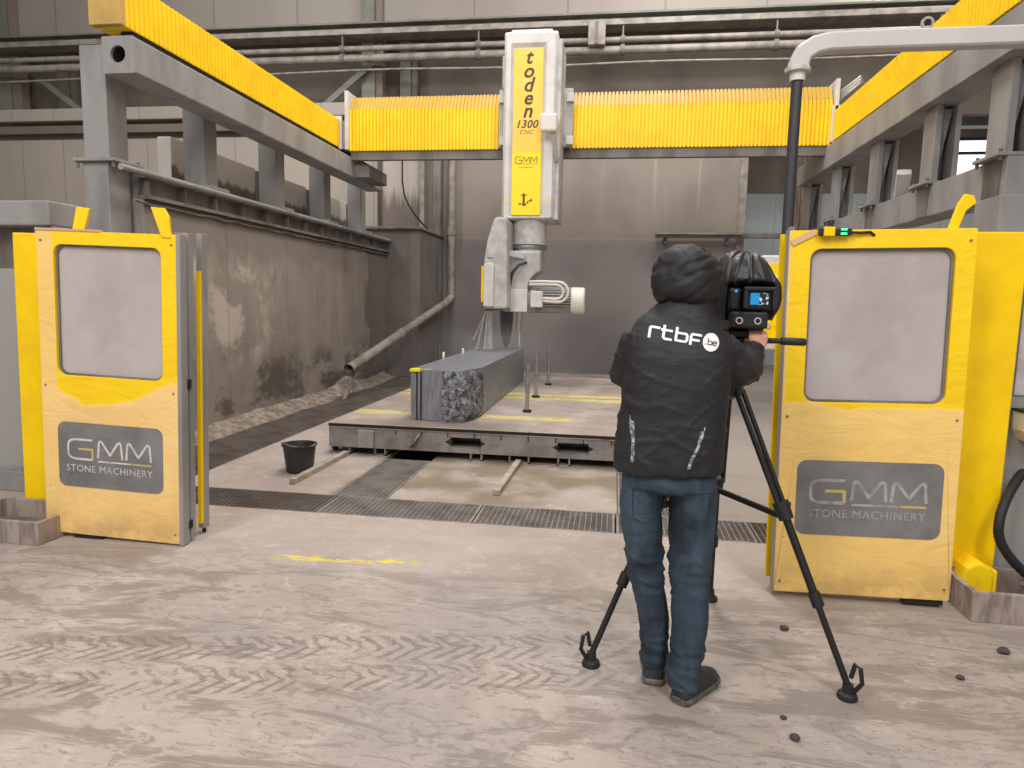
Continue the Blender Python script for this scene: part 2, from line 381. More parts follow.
# ------------------------------------------------------------------ mesh builder
class MB:
    def __init__(s): s.v = []; s.f = []
    def add(s, vs, fs):
        b = len(s.v); s.v += [tuple(p) for p in vs]; s.f += [tuple(b + i for i in f) for f in fs]
    def box(s, x0, x1, y0, y1, z0, z1):
        s.add([(x0, y0, z0), (x1, y0, z0), (x1, y1, z0), (x0, y1, z0), (x0, y0, z1), (x1, y0, z1), (x1, y1, z1), (x0, y1, z1)],
              [(3, 2, 1, 0), (4, 5, 6, 7), (0, 1, 5, 4), (1, 2, 6, 5), (2, 3, 7, 6), (3, 0, 4, 7)]); return s
    def bar(s, p0, p1, w, h, up=(0, 0, 1)):
        p0 = Vector(p0); p1 = Vector(p1); d = (p1 - p0).normalized(); r = d.cross(Vector(up)).normalized(); u = r.cross(d)
        vs = []
        for p in (p0, p1):
            for a, b in ((-1, -1), (1, -1), (1, 1), (-1, 1)): vs.append(p + r * (a * w / 2) + u * (b * h / 2))
        s.add(vs, [(3, 2, 1, 0), (4, 5, 6, 7), (0, 1, 5, 4), (1, 2, 6, 5), (2, 3, 7, 6), (3, 0, 4, 7)]); return s
    def rings(s, rs, cap0=True, cap1=True):
        n = len(rs[0]); vs = [p for r in rs for p in r]; fs = []
        for i in range(len(rs) - 1):
            for j in range(n):
                k = (j + 1) % n; fs.append((i * n + j, i * n + k, (i + 1) * n + k, (i + 1) * n + j))
        if cap0: fs.append(tuple(reversed(range(n))))
        if cap1: fs.append(tuple((len(rs) - 1) * n + j for j in range(n)))
        s.add(vs, fs); return s
    def cyl(s, p0, p1, r0, r1=None, n=20, caps=True):
        r1 = r0 if r1 is None else r1
        return s.tube([p0, p1], [r0, r1], n, caps)
    def tube(s, path, rad, n=12, caps=True, sx=1.0):
        P = [Vector(p) for p in path]; R = rad if isinstance(rad, (list, tuple)) else [rad] * len(P)
        up = None; rs = []
        for i, p in enumerate(P):
            d = (P[min(i + 1, len(P) - 1)] - P[max(i - 1, 0)]).normalized()
            if up is None:
                up = Vector((0, 0, 1)) if abs(d.z) < .9 else Vector((0, 1, 0))
            a = d.cross(up).normalized(); b = a.cross(d).normalized(); up = b
            rs.append([p + (a * math.cos(2 * PI * j / n) * sx + b * math.sin(2 * PI * j / n)) * R[i] for j in range(n)])
        return s.rings(rs, caps, caps)
    def lathe(s, c, prof, n=24, axis='z', caps=True):
        rs = []
        for r, h in prof:
            ring = []
            for j in range(n):
                a = 2 * PI * j / n; u, w = r * math.cos(a), r * math.sin(a)
                q = {'z': (u, w, h), 'x': (h, u, w), 'y': (w, h, u)}[axis]
                ring.append((c[0] + q[0], c[1] + q[1], c[2] + q[2]))
            rs.append(ring)
        return s.rings(rs, caps, caps)
    def prism(s, poly, vec):
        n = len(poly); v = Vector(vec)
        return s.rings([[Vector(p) for p in poly], [Vector(p) + v for p in poly]])
    def ball(s, c, r, n=14, m=9):
        rx, ry, rz = r if isinstance(r, (list, tuple)) else (r, r, r)
        rs = []
        for i in range(m + 1):
            t = -PI / 2 + PI * (i + .02) / (m + .04)
            rs.append([(c[0] + rx * math.cos(t) * math.cos(2 * PI * j / n), c[1] + ry * math.cos(t) * math.sin(2 * PI * j / n), c[2] + rz * math.sin(t)) for j in range(n)])
        return s.rings(rs)

def rrect(x0, x1, z0, z1, r, n=6):
    pts = []
    for cx, cz, a0 in ((x1 - r, z1 - r, 0), (x0 + r, z1 - r, PI / 2), (x0 + r, z0 + r, PI), (x1 - r, z0 + r, 1.5 * PI)):
        for i in range(n):
            a = a0 + PI / 2 * i / (n - 1); pts.append((cx + r * math.cos(a), cz + r * math.sin(a)))
    return pts

def frame_xz(mb, outer, inner, y0, y1):
    """plate in the XZ plane between y0 and y1 with a hole"""
    r = [[(x, y0, z) for x, z in inner], [(x, y0, z) for x, z in outer], [(x, y1, z) for x, z in outer], [(x, y1, z) for x, z in inner]]
    n = len(outer); vs = [p for q in r for p in q]; fs = []
    for i in range(4):
        k = (i + 1) % 4
        for j in range(n):
            l = (j + 1) % n; fs.append((i * n + j, i * n + l, k * n + l, k * n + j))
    mb.add(vs, fs)

def wloc(o):
    v = Vector((0, 0, 0))
    while o is not None: v += o.location; o = o.parent
    return v

def mk(name, mb, mat, parent=None, bevel=0.0, smooth=False, origin=None):
    me = bpy.data.meshes.new(name)
    off = wloc(parent) if parent else Vector(origin or (0, 0, 0))
    v = np.array(mb.v, dtype=float) - np.array(off)
    me.from_pydata(v.tolist(), [], mb.f); me.update()
    import bmesh
    bm = bmesh.new(); bm.from_mesh(me); bmesh.ops.recalc_face_normals(bm, faces=bm.faces); bm.to_mesh(me); bm.free()
    if smooth:
        me.polygons.foreach_set('use_smooth', [True] * len(me.polygons))
        me.set_sharp_from_angle(angle=math.radians(smooth if smooth is not True else 50))
    o = bpy.data.objects.new(name, me); COL.objects.link(o)
    me.materials.append(mat)
    if parent: o.parent = parent
    else: o.location = off
    if bevel:
        md = o.modifiers.new('Bevel', 'BEVEL'); md.width = bevel; md.segments = 2; md.limit_method = 'ANGLE'; md.angle_limit = math.radians(40)
    return o

def tag(o, label, cat, group=None, kind=None):
    o['label'] = label; o['category'] = cat
    if group: o['group'] = group
    if kind: o['kind'] = kind
    return o

def thing(name, label, cat, loc=(0, 0, 0), group=None):
    o = bpy.data.objects.new(name, None); COL.objects.link(o); o.location = loc; o.empty_display_size = .1
    return tag(o, label, cat, group)

def struct(name, mb, mat, bevel=0.0, smooth=False, label=None):
    o = mk(name, mb, mat, None, bevel, smooth); o['kind'] = 'structure'
    if label: o['label'] = label
    return o

def dup(o, parent=None, delta=(0, 0, 0), label=None):
    c = o.copy(); COL.objects.link(c)
    if parent: c.parent = parent
    else: c.location = o.location + Vector(delta)
    if label: c['label'] = label
    for ch in list(o.children): dup(ch, c)
    return c

def text_mb(body, size, origin, right, up, shear=0.0, align='CENTER', depth=.002, space=1.0, out=None, bold=0.0):
    cu = bpy.data.curves.new('txt', 'FONT'); cu.body = body; cu.size = size; cu.shear = shear; cu.align_x = align; cu.align_y = 'CENTER'
    cu.space_character = space; cu.resolution_u = 3; cu.offset = bold
    o = bpy.data.objects.new('txt', cu); COL.objects.link(o)
    dg = bpy.context.evaluated_depsgraph_get(); me = bpy.data.meshes.new_from_object(o.evaluated_get(dg))
    r = Vector(right).normalized(); u = Vector(up).normalized(); n = r.cross(u)
    mb = out or MB(); og = Vector(origin)
    vs = [og + r * v.co.x + u * v.co.y + n * depth for v in me.vertices]
    mb.add(vs, [tuple(p.vertices) for p in me.polygons])
    bpy.data.objects.remove(o); bpy.data.curves.remove(cu); bpy.data.meshes.remove(me)
    return mb

def stroke2d(pts, w, joints=True):
    """list of 2D polygons (quads + joint discs)"""
    out = []
    for (x0, y0), (x1, y1) in zip(pts, pts[1:]):
        dx, dy = x1 - x0, y1 - y0; L = math.hypot(dx, dy) or 1; nx, ny = -dy / L * w / 2, dx / L * w / 2
        out.append([(x0 + nx, y0 + ny), (x0 - nx, y0 - ny), (x1 - nx, y1 - ny), (x1 + nx, y1 + ny)])
    if joints:
        for x, y in pts[1:-1]: out.append([(x + w / 2 * math.cos(a * PI / 5), y + w / 2 * math.sin(a * PI / 5)) for a in range(10)])
    return out

def place2d(mb, polys, origin, right, up, depth=.002):
    r = Vector(right); u = Vector(up); n = r.cross(u).normalized(); og = Vector(origin)
    for i, p in enumerate(polys):
        vs = [og + r * x + u * y + n * (depth + .0002 * (i % 5)) for x, y in p]
        mb.add(vs, [tuple(range(len(vs)))])

# ------------------------------------------------------------------ camera
F = 684.09
yaw, pit, rol = 0.14659396, 0.12051937, -0.02079808
fw = Vector((-math.sin(yaw) * math.cos(pit), math.cos(yaw) * math.cos(pit), -math.sin(pit)))
rt = fw.cross(Vector((0, 0, 1))).normalized(); dn = fw.cross(rt)
rr_ = rt * math.cos(rol) + dn * math.sin(rol); dd_ = -rt * math.sin(rol) + dn * math.cos(rol)
cam = bpy.data.cameras.new('camera'); co = bpy.data.objects.new('camera', cam); COL.objects.link(co)
mt = Matrix((rr_, -dd_, -fw)).transposed().to_4x4(); mt.translation = (0, 0, 1.55)
co.matrix_world = mt; cam.sensor_width = 36; cam.lens = F / 1024 * 36; cam.clip_end = 200
sc.camera = co

# ------------------------------------------------------------------ setting
holes = [(-4.3, 1.9, 4.55, 5.0), (-4.3, -3.52, 5.0, 14.2), (-2.16, -1.70, 5.0, 6.9), (.07, .53, 5.0, 6.9)]
xs = sorted({-18, 14} | {h[0] for h in holes} | {h[1] for h in holes}); ys = sorted({-6, 22} | {h[2] for h in holes} | {h[3] for h in holes})
fl = MB(); pit_mb = MB()
for i in range(len(xs) - 1):
    for j in range(len(ys) - 1):
        x0, x1, y0, y1 = xs[i], xs[i + 1], ys[j], ys[j + 1]; cx, cy = (x0 + x1) / 2, (y0 + y1) / 2
        inside = any(h[0] < cx < h[1] and h[2] < cy < h[3] for h in holes)
        z = -.25 if inside else 0
        (pit_mb if inside else fl).add([(x0, y0, z), (x1, y0, z), (x1, y1, z), (x0, y1, z)], [(0, 1, 2, 3)])
for x0, x1, y0, y1 in holes:
    for a, b in (((x0, y0), (x1, y0)), ((x1, y0), (x1, y1)), ((x1, y1), (x0, y1)), ((x0, y1), (x0, y0))):
        # skip side walls that open into another channel
        mx, my = (a[0] + b[0]) / 2, (a[1] + b[1]) / 2
        pit_mb.add([(a[0], a[1], -.25), (b[0], b[1], -.25), (b[0], b[1], -.035), (a[0], a[1], -.035)], [(0, 1, 2, 3)])
        fl.add([(a[0], a[1], -.035), (b[0], b[1], -.035), (b[0], b[1], 0), (a[0], a[1], 0)], [(0, 1, 2, 3)])
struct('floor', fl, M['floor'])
struct('floor_channel', pit_mb, M['pit'])

# gratings
def grating(name, w, d, nx, ny, mat, label, loc, group):
    t = thing(name, label, 'floor grating', loc, group)
    x, y, z = loc; mb = MB(); b = .0065
    for i in range(nx + 1):
        xx = x + w * i / nx; mb.box(xx - b / 2, xx + b / 2, y, y + d, z - .012, z)
    for j in range(ny + 1):
        yy = y + d * j / ny; mb.box(x, x + w, yy - b / 2, yy + b / 2, z - .010, z - .001)
    mk('bar_grid', mb, mat, t)
    fr = MB(); e = .014
    fr.box(x - e, x, y - e, y + d + e, z - .034, z + .001).box(x + w, x + w + e, y - e, y + d + e, z - .034, z + .001)
    fr.box(x, x + w, y - e, y, z - .034, z + .001).box(x, x + w, y + d, y + d + e, z - .034, z + .001)
    mk('edge_frame', fr, mat, t)
    return t
fr_edges = [(-4.28, -3.22), (-3.18, -2.12), (-2.08, -.96), (-.92, .04), (.08, .98), (1.02, 1.88)]
fr_lab = ['front gutter grating mostly hidden behind the left yellow door',
          'brown dirty front gutter grating right beside the left yellow door',
          'grey front gutter grating where the short cross gutter meets it',
          'grey front gutter grating at the near end of the middle batten',
          'grey floor grating of the front gutter behind the camera operator\'s legs',
          'dark floor grating of the front gutter ending at the right yellow door']
for i, ((a, b), L) in enumerate(zip(fr_edges, fr_lab)):
    grating('floor_grating', b - a, .41, max(8, int((b - a) / .038)), 11, M['grate_dark'] if i in (0, 1, 5) else M['grate'], L, (a, 4.57, .0), 'gratings of the front gutter')
grating('floor_grating', 0.42, 1.25, 11, 33, M['grate'], 'grey cross gutter grating running under the saw table, left of the middle batten', (-2.14, 5.02, 0), 'cross gutter gratings')
grating('floor_grating', 0.42, 1.25, 11, 33, M['grate'], 'cross gutter grating mostly hidden behind the camera operator', (.09, 5.02, 0), 'cross gutter gratings')
lg = None
names9 = ['nearest', 'second', 'third', 'fourth', 'fifth', 'sixth', 'seventh', 'farthest']
for i in range(8):
    L = '%s dark gutter grating along the stained left wall, counted from the yellow door' % names9[i]
    if lg is None: lg = grating('floor_grating', .74, 1.10, 19, 28, M['grate_dark'], L, (-4.28, 5.03, 0), 'gratings of the long left gutter')
    else: dup(lg, None, (0, 1.145 * i, 0), L)

# left wall
wl = MB().box(-4.95, -4.5, 6.1, 13.2, 0, 2.45)
struct('wall_left', wl, M['wall_left'], .01)
st = thing('wall_top_rail', 'grimy steel rail with stiffeners along the top of the stained left wall', 'rail', (-4.6, 5.75, 2.45))
mb = MB().box(-4.95, -4.44, 6.1, 13.2, 2.45, 2.485).box(-4.95, -4.55, 6.1, 13.2, 2.485, 2.65)
mk('channel', mb, M['steel_dirty'], st)
mk('top_flange', MB().box(-4.95, -4.43, 6.1, 13.2, 2.65, 2.70).cyl((-4.44, 5.74, 2.68), (-4.44, 13.2, 2.68), .03, n=10), M['steel'], st)
for i in range(13):
    y = 6.15 + i * .57; mk('stiffener', MB().box(-4.56, -4.47, y, y + .014, 2.485, 2.65), M['steel_dirty'], st)
mk('lower_cable', MB().tube([(-4.475, 5.95 + k * .25, 2.42 - .025 * abs(math.sin(k * 1.3))) for k in range(30)], .014, 8), M['steel_dirty'], st, smooth=True)

# sludge along the left wall foot
mu = MB(); NX, NY = 9, 100
rs = []
for j in range(NY + 1):
    y = 5.8 + j * (13.0 - 5.8) / NY
    row = []
    for i in range(NX):
        u = i / (NX - 1)
        h = .13 * (1 - u) ** 1.3 * (.75 + .35 * noise.noise((0, y * .8, 3))) + .035 * noise.noise((u * 5, y * 7, 1)) * (1 - u * .6) + .02 * noise.noise((u * 11, y * 16, 4))
        if y > 10.2: h += .22 * math.exp(-((y - 10.8) / .5) ** 2) * math.exp(-((u - .45) / .3) ** 2)
        wd = .30 + .12 * noise.noise((5, y * .9, 2)) 
        row.append((-4.498 + u * wd, y, max(h, 0) * (1 - u ** 6) - .004))
    rs.append(row)
vs = [p for r in rs for p in r]; fs = [(j * NX + i, j * NX + i + 1, (j + 1) * NX + i + 1, (j + 1) * NX + i) for j in range(NY) for i in range(NX - 1)]
mu.add(vs, fs); o = mk('sludge', mu, M['muck'], None, 0, 80)
tag(o, 'pale dried stone sludge heaped along the foot of the stained left wall', 'sludge', kind='stuff')

# back splash wall and pillar
struct('wall_back', MB().box(-5.2, 2.43, 15.0, 15.15, 0, 5.6), M['splash'])
struct('trim_1', MB().box(2.43, 2.58, 14.95, 15.2, 0, 5.3), M['pipe'], .01, label='pale upright edge post of the splash wall')
struct('pillar_left', MB().box(-5.4, -3.83, 13.2, 14.98, 0, 2.9), m_wall('pillar_wall', srgb(112, 105, 101), srgb(96, 90, 87), srgb(132, 124, 117), .4, .7), .01)
struct('trim_2', MB().box(-5.45, -3.79, 13.15, 14.98, 2.9, 2.96), M['steel_dirty'], .01)
# upright sections above the pillar
cm = thing('steel_column', 'dark twin steel column rising behind the corner pillar, beside the downpipe', 'column', (-4.2, 14.8, 3.0))
mk('flange', MB().box(-4.28, -4.18, 14.72, 14.98, 3.0, 5.6), M['pipe'], cm); mk('web', MB().box(-4.18, -3.98, 14.85, 14.98, 3.0, 5.6), M['hall_dark'], cm)
mk('flange', MB().box(-3.98, -3.82, 14.72, 14.98, 0.0, 5.6), M['steel_dirty'], cm)
o = mk('draped_cable', MB().tube([(-4.63 + .0 * t, 14.6, 5.2 - t * .14) for t in range(9)] + [(-4.62 + .62 * (t / 10) ** 1.4, 14.6, 4.0 - 1.0 * (t / 10) ** .75) for t in range(1, 11)], .018, 8), M['dark'], None, 0, True)
tag(o, 'thin dark cable hanging down the wall above the corner pillar', 'cable')
dpipe = thing('downpipe', 'grey vertical downpipe on the splash wall by the corner column', 'pipe', (-3.58, 14.8, 0))
mk('pipe', MB().cyl((-3.6, 14.86, 1.6), (-3.6, 14.86, 4.9), .075, n=18), M['pipe'], dpipe, 0, True)
mk('coupling', MB().cyl((-3.6, 14.86, 2.95), (-3.6, 14.86, 3.1), .09, n=18), M['pipe'], dpipe, 0, True)
mk('elbow', MB().tube([(-3.6, 14.86, 1.75), (-3.6, 14.86, 1.62), (-3.62, 14.78, 1.55), (-3.65, 14.6, 1.49)], .085, 16), M['pipe'], dpipe, 0, True)
dg_ = thing('drain_pipe', 'long grey pipe sloping from the rear corner to its open end by the left wall', 'pipe', (-3.95, 9.9, .48))
p0 = Vector((-3.98, 9.9, .47)); p1 = Vector((-3.64, 14.55, 1.48)); d = (p1 - p0).normalized()
mk('pipe', MB().cyl(p0, p1, .078, n=20, caps=False).cyl(p0, p1, .068, n=20, caps=False), M['pipe'], dg_, 0, True)
mk('coupling', MB().cyl(p0 + d * 2.0, p0 + d * 2.25, .09, n=20), M['pipe'], dg_, 0, True)
mk('prop', MB().bar(p0 + d * .35 + Vector((0, 0, -.06)), p0 + d * .2 + Vector((-.12, -.15, -.53)), .06, .03), M['stonebin'], dg_)

# shelf rail on the splash wall
sr = thing('wall_bar', 'long grimy horizontal bar fixed across the splash wall above the operator\'s hood', 'bar', (2.0, 14.8, 2.95))
mk('bar', MB().box(.77, 3.35, 14.78, 14.90, 2.93, 3.03), M['steel_dirty'], sr, .01); mk('ledge_angle', MB().box(.77, 2.5, 14.74, 14.80, 2.99, 3.02), M['pipe'], sr)
for x in (.95, 2.2): mk('bracket', MB().box(x, x + .06, 14.88, 15.0, 2.80, 3.0), M['steel_dirty'], sr)

# hall beyond
struct('wall_far', MB().box(-18, 2.45, 16.0, 16.2, 0, 5.62).box(-18, -5.6, 15.75, 16.0, 0, 5.3), M['hallpanel'])
struct('wall_far_upper', MB().box(-18, 14, 15.9, 16.1, 7.6, 13), M['hallpanel_up'])
struct('wall_far_recess', MB().box(-18, 3.0, 16.6, 16.8, 5.5, 7.8).box(3.0, 14, 16.6, 16.8, 5.75, 7.8), M['hall_dark'])
struct('trim_3', MB().box(-18, -4.6, 15.5, 16.0, 5.69, 5.98), M['hallpanel'], .02)
struct('trim_4', MB().box(-18, -4.6, 15.6, 15.8, 5.42, 5.6), M['hall_dark'])
struct('wall_far_bay', MB().box(2.6, 14, 19.0, 19.2, 0, 4.45), M['hallpanel_blue'])
struct('wall_far_bay_upper', MB().box(2.6, 7.6, 19.05, 19.2, 4.45, 5.0).box(10.2, 14, 19.05, 19.2, 4.45, 5.0).box(7.6, 10.2, 19.05, 19.2, 5.8, 6.1).box(2.6, 7.6, 19.05, 19.2, 5.0, 6.1).box(10.2, 14, 19.05, 19.2, 5.0, 6.1).box(2.6, 14, 19.05, 19.2, 6.1, 13), M['hall_dark'])
struct('beam_far_bay', MB().box(2.6, 14, 17.6, 17.9, 5.75, 6.05), M['green_steel'])
w1 = struct('window_1', MB().box(7.6, 10.2, 19.1, 19.12, 4.45, 5.8), M['daylight'])
w1b = MB()
for z in (4.45, 5.40, 5.74): w1b.box(7.6, 10.2, 19.02, 19.09, z, z + .07)
for x in (7.6, 9.4, 10.14): w1b.box(x, x + .06, 19.02, 19.09, 4.45, 5.8)
f = mk('window_frame', w1b, M['hose'], w1)
struct('wall_hall_left', MB().box(-18.2, -18, 1, 16.2, 0, 13), M['hallpanel_up'])
struct('wall_right', MB().box(12.0, 12.2, -2, 20, 0, 13), M['hallpanel_up'])
struct('ceiling', MB().box(-18, 14, -6, 22, 12.5, 12.7), M['roof'])

hb = thing('hall_beam', 'long grey green steel I-beam high across the back of the hall', 'beam', (-6, 15.5, 7.6))
mb = MB().box(-18, 14, 15.3, 15.75, 7.58, 7.62).box(-18, 14, 15.5, 15.58, 7.48, 7.58)
mk('web', mb, M['green_steel'], hb); mk('lower_flange', MB().box(-18, 14, 15.3, 15.75, 7.36, 7.48), M['pipe'], hb, .01)
for z, r, L in ((7.07, .06, 'upper of the two grey service pipes running below the high hall beam'), (6.86, .085, 'lower of the two grey service pipes running below the high hall beam')):
    t = thing('service_pipe', L, 'pipe', (-5, 15.35, z), 'service pipes under the hall beam')
    mk('pipe', MB().cyl((-18, 15.35, z), (12, 15.35, z), r, n=14), M['pipe'], t, 0, True)
    for k in range(8):
        x = -15.6 + k * 3.1; mk('pipe_clip', MB().cyl((x, 15.35, z), (x + .09, 15.35, z), r + .03, n=14).box(x + .03, x + .06, 15.33, 15.37, z + r, 7.355 if z > 7 else 7.0), M['green_steel'], t)
tag(mk('hanging_cable', MB().tube([(-18 + k * 1.0, 15.3, 6.58 + .02 * math.cos(k)) for k in range(30)], .025, 8), M['pipe'], None, 0, True), 'thin grey cable strung below the two service pipes', 'cable')
def hcol(x0, x1, z0, z1, L, y=16.2):
    t = thing('hall_column', L, 'column', ((x0 + x1) / 2, y, z0), 'green grey hall columns')
    w = x1 - x0
    mk('flange', MB().box(x0, x1 - w * .35, y, y + .05, z0, z1), M['green_steel'], t); mk('web', MB().box(x1 - w * .35, x1, y + .06, y + .3, z0, z1), M['hall_dark'], t)
hcol(-5.98, -5.5, 5.62, 12.4, 'green grey hall column left of the saw head, rising past the high beam', 15.78)
hcol(-5.2, -4.8, 5.62, 7.5, 'green grey twin post just right of the tall hall column')
hcol(-15.6, -14.9, 5.62, 12.4, 'grey hall column in the upper corner at the far left', 15.78)
hcol(-14.2, -13.7, 5.62, 7.5, 'dark hall post behind the diagonal brace at the far left')
hcol(6.3, 6.7, 0, 12.4, 'hall column seen between the right machine posts', 18.5)
for (x0, z0, x1, z1, L) in ((8.0, 4.1, 9.6, 5.9, 'dark diagonal brace crossing the bright hall window at the right'), (-6.9, 5.9, -5.55, 6.95, 'diagonal steel brace between the left rail bellows and the tall hall column'), (-14.5, 6.95, -12.6, 5.6, 'diagonal steel brace at the far left of the hall, behind the front post')):
    t = thing('diagonal_brace', L, 'brace', (x0, 15.6 if x0 < 0 else 18.2, z0)); yb = 15.65 if x0 < 0 else 18.2; mk('bar', MB().bar((x0, yb, z0), (x1, yb, z1), .05, .13), M['green_steel'], t)
    mk('gusset_plate', MB().prism([(x1 - .2, yb - .03, z1 - .15), (x1 + .15, yb - .03, z1 - .15), (x1 + .15, yb - .03, z1 + .2)], (0, .02, 0)), M['green_steel'], t)
# rusty post and blue bay
rp = thing('rusty_post', 'brown rusty upright post behind the hanging hose pole', 'post', (4.1, 17, 0))
mk('post', MB().box(3.98, 4.36, 17, 17.12, 0, 6.5), M['rust'], rp, .01)
mk('rib', MB().box(4.12, 4.18, 16.9, 17, 0, 6.5), M['rust'], rp)
# junction box near the saw head
jb = thing('junction_box', 'small pale box on the service pipes just right of the saw head top', 'box', (-.9, 15.2, 6.95))
mk('housing', MB().box(-.78, -.42, 15.1, 15.28, 6.9, 7.38), M['pipe'], jb, .02); mk('cover_seam', MB().box(-.63, -.57, 15.08, 15.1, 6.92, 7.36), M['hall_dark'], jb)

# wall blocks between the left posts
for i, (y0, y1) in enumerate(((7.42, 7.86), (8.1, 9.3), (9.75, 10.92), (11.4, 12.62))):
    L = ['white painted wall block with a grimy side just left of the second post', 'half grimy wall block between the second and third left posts', 'half grimy wall block between the third and fourth left posts', 'half grimy wall block between the fourth and last left posts'][i]
    t = thing('wall_block', L, 'wall block', (-5.3, y0, 2.4), 'wall blocks behind the left posts')
    m = NT('grimy_block'); X, Y, Z = m.xyz(); n = m.math('MULTIPLY', m.noise(2.2, 4, m.mapping((1, 2, .3), (0, 0, 0), (0, i * 3, 0))), .3)
    g = m.n('ShaderNodeNewGeometry'); nx = m.xyz(g.outputs['True Normal'])[0]
    mask = m.math('MULTIPLY', m.ramp(m.math('ADD', Z, n), .80, .72), m.ramp(nx, .4, .6))
    m.col(m.mix(mask, srgb(206, 198, 192), srgb(118, 110, 104))); m.rough(.8)
    mk('block', MB().box(-5.27, -5.1, y0, y1, 2.4, 3.34), m.m, t, .015)
    mk('edge_seal', MB().box(-5.12, -5.07, y1, y1 + .06, 2.6, 3.3), M['hall_dark'], t)
    mk('plinth', MB().box(-5.27, -5.1, y0, y1, 0, 2.4), M['steel_dirty'], t)

# ------------------------------------------------------------------ runway frames with bellows
def bellows(mb, axis, a0, a1, prof_big, prof_small, pitch):
    n = int(abs(a1 - a0) / pitch); rs = []
    for k in range(n):
        for u, pr in ((0.0, prof_big), (.62, prof_big), (.74, prof_small), (.90, prof_small)):
            a = a0 + (a1 - a0) * (k + u) / n
            rs.append([(p[0], a, p[1]) if axis == 'y' else (a, p[0], p[1]) for p in pr])
    mb.rings(rs)

RB = .02
def rprof(x0, x1, z0, z1): return [(x0, z0), (x1, z0), (x1, z1), (x0, z1)]

def base_plate(mb, x0, x1, y0, y1, z):
    mb.box(x0 - .07, x1 + .10, y0 - .07, y1 + .07, z, z + .03)

fl_ = thing('gantry_runway', 'left grey steel runway of the saw with yellow bellows along its top', 'machine frame', (-4.4, 5.7, 0), 'runways of the bridge saw')
mbm = MB(); x0, x1, z0, z1 = -4.50, -4.20, 3.448, 3.757
sq = rrect(x0, x1, z0, z1, .012, 6); hole = [(x0 + .15 + .072 * math.cos(a), z0 + .16 + .072 * math.sin(a)) for a in [PI / 4 * c + PI / 2 * 0 for c in range(0)] or [2 * PI * k / 24 for k in range(24)]]
frame_xz(mbm, sq, hole, 5.65, 5.68)
rail = MB(); rail.rings([[(x, y, z) for x, z in rrect(x0, x1, z0, z1, .02, 4)] for y in (5.68, 12.1)], False, True)
ro = mk('rail_beam', rail, M['steel'], fl_)
ep = mk('end_plate', mbm, M['steel'], ro, 0.0); 
mk('hole_shade_disc', MB().cyl((x0 + .15, 5.9, z0 + .16), (x0 + .15, 5.92, z0 + .16), .14), M['dark'], ro)  # black disc colours in the shade inside the hollow beam
for k, y in enumerate((5.8, 7.28, 8.92, 10.48, 12.05)):
    pz = 2.73
    p = mk('post', MB().box(-4.85, -4.60, y, y + .26, pz + .03, 3.75 if k == 0 else 3.6), M['steel'], fl_, .008)
    pl = MB(); base_plate(pl, -4.85, -4.60, y, y + .26, pz); mk('base_plate', pl, M['steel'], p, .004)
    bo = MB()
    for xx in (-4.89, -4.53):
        for yy in (y - .035, y + .295): bo.cyl((xx, yy, pz - .05), (xx, yy, pz + .05), .016, n=6)
    mk('bolt', bo, M['steel_dirty'], p)
mk('lower_column', MB().box(-4.85, -4.60, 5.78, 6.06, 0, 2.73), M['steel'], fl_, .006)
bl = MB(); bellows(bl, 'y', 5.78, 10.55, rprof(-4.66, -4.36, 3.885, 4.30), rprof(-4.635, -4.388, 3.91, 4.272), .066)
bo_ = mk('bellows', bl, M['bellows'], fl_)
e = MB().box(-4.665, -4.355, 5.71, 5.78, 3.88, 4.305); e2 = mk('bellows_end_plate', e, M['tan'], bo_, .006)
mk('bellows_end_plate', MB().box(-4.68, -4.33, 10.55, 10.6, 3.86, 4.36), M['white'], bo_, .006)
mk('gap_shade_strip', MB().box(-4.50, -4.38, 5.9, 12.1, 3.757, 3.885), M['dark'], fl_)  # black filler paints the shade in the gap under the bellows

fr_ = thing('gantry_runway', 'right grey steel runway with yellow bellows, gusseted posts and a lower beam', 'machine frame', (3.0, 5.7, 0), 'runways of the bridge saw')
mk('rail_beam', MB().box(2.87, 3.17, 4.3, 12.1, 3.5, 3.81), M['steel'], fr_, .008)
mk('gap_shade_strip', MB().box(2.94, 3.21, 4.3, 12.1, 3.81, 3.865), M['dark'], fr_)  # right-hand gap below the bellows, its shade given as black colour
mk('lower_beam', MB().box(2.97, 3.25, 6.0, 12.1, 2.45, 2.755), M['steel'], fr_, .008)
for k, (y, dy) in enumerate(((6.05, .30), (7.33, .27), (8.80, .27), (10.3, .25), (11.8, .25))):
    p = mk('post', MB().box(2.97, 3.03, y, y + dy, 2.785, 3.5).box(3.03, 3.15, y + dy - .06, y + dy, 2.785, 3.5).box(3.15, 3.20, y, y + dy, 2.785, 3.5), M['steel'], fr_, .006)
    mk('gusset', MB().prism([(3.03, y + .08, 2.80), (3.03, y + .08, 3.48), (3.15, y + .08, 3.48)], (0, .02, 0)), M['galv'], p)
    mk('base_plate', MB().box(2.90, 3.36, y - .05, y + dy + .05, 2.757, 2.785), M['steel'], p, .004)
    bo = MB()
    for xx in (2.93, 3.33):
        for yy in (y - .025, y + dy + .025): bo.cyl((xx, yy, 2.72), (xx, yy, 2.81), .016, n=6)
    mk('bolt', bo, M['steel_dirty'], p)
    mk('lower_stiffener', MB().box(2.962, 3.258, y + .02, y + dy - .02, 2.46, 2.75), M['steel_dirty'], p)
mk('lower_column', MB().box(2.93, 3.30, 5.95, 6.35, 0, 2.45), M['steel'], fr_, .008)
mk('lower_column', MB().box(2.98, 3.25, 10.4, 10.7, 0, 2.45), M['steel'], fr_, .008)
bl = MB(); bellows(bl, 'y', 4.4, 10.5, rprof(2.92, 3.22, 3.87, 4.28), rprof(2.948, 3.2, 3.895, 4.252), .066)
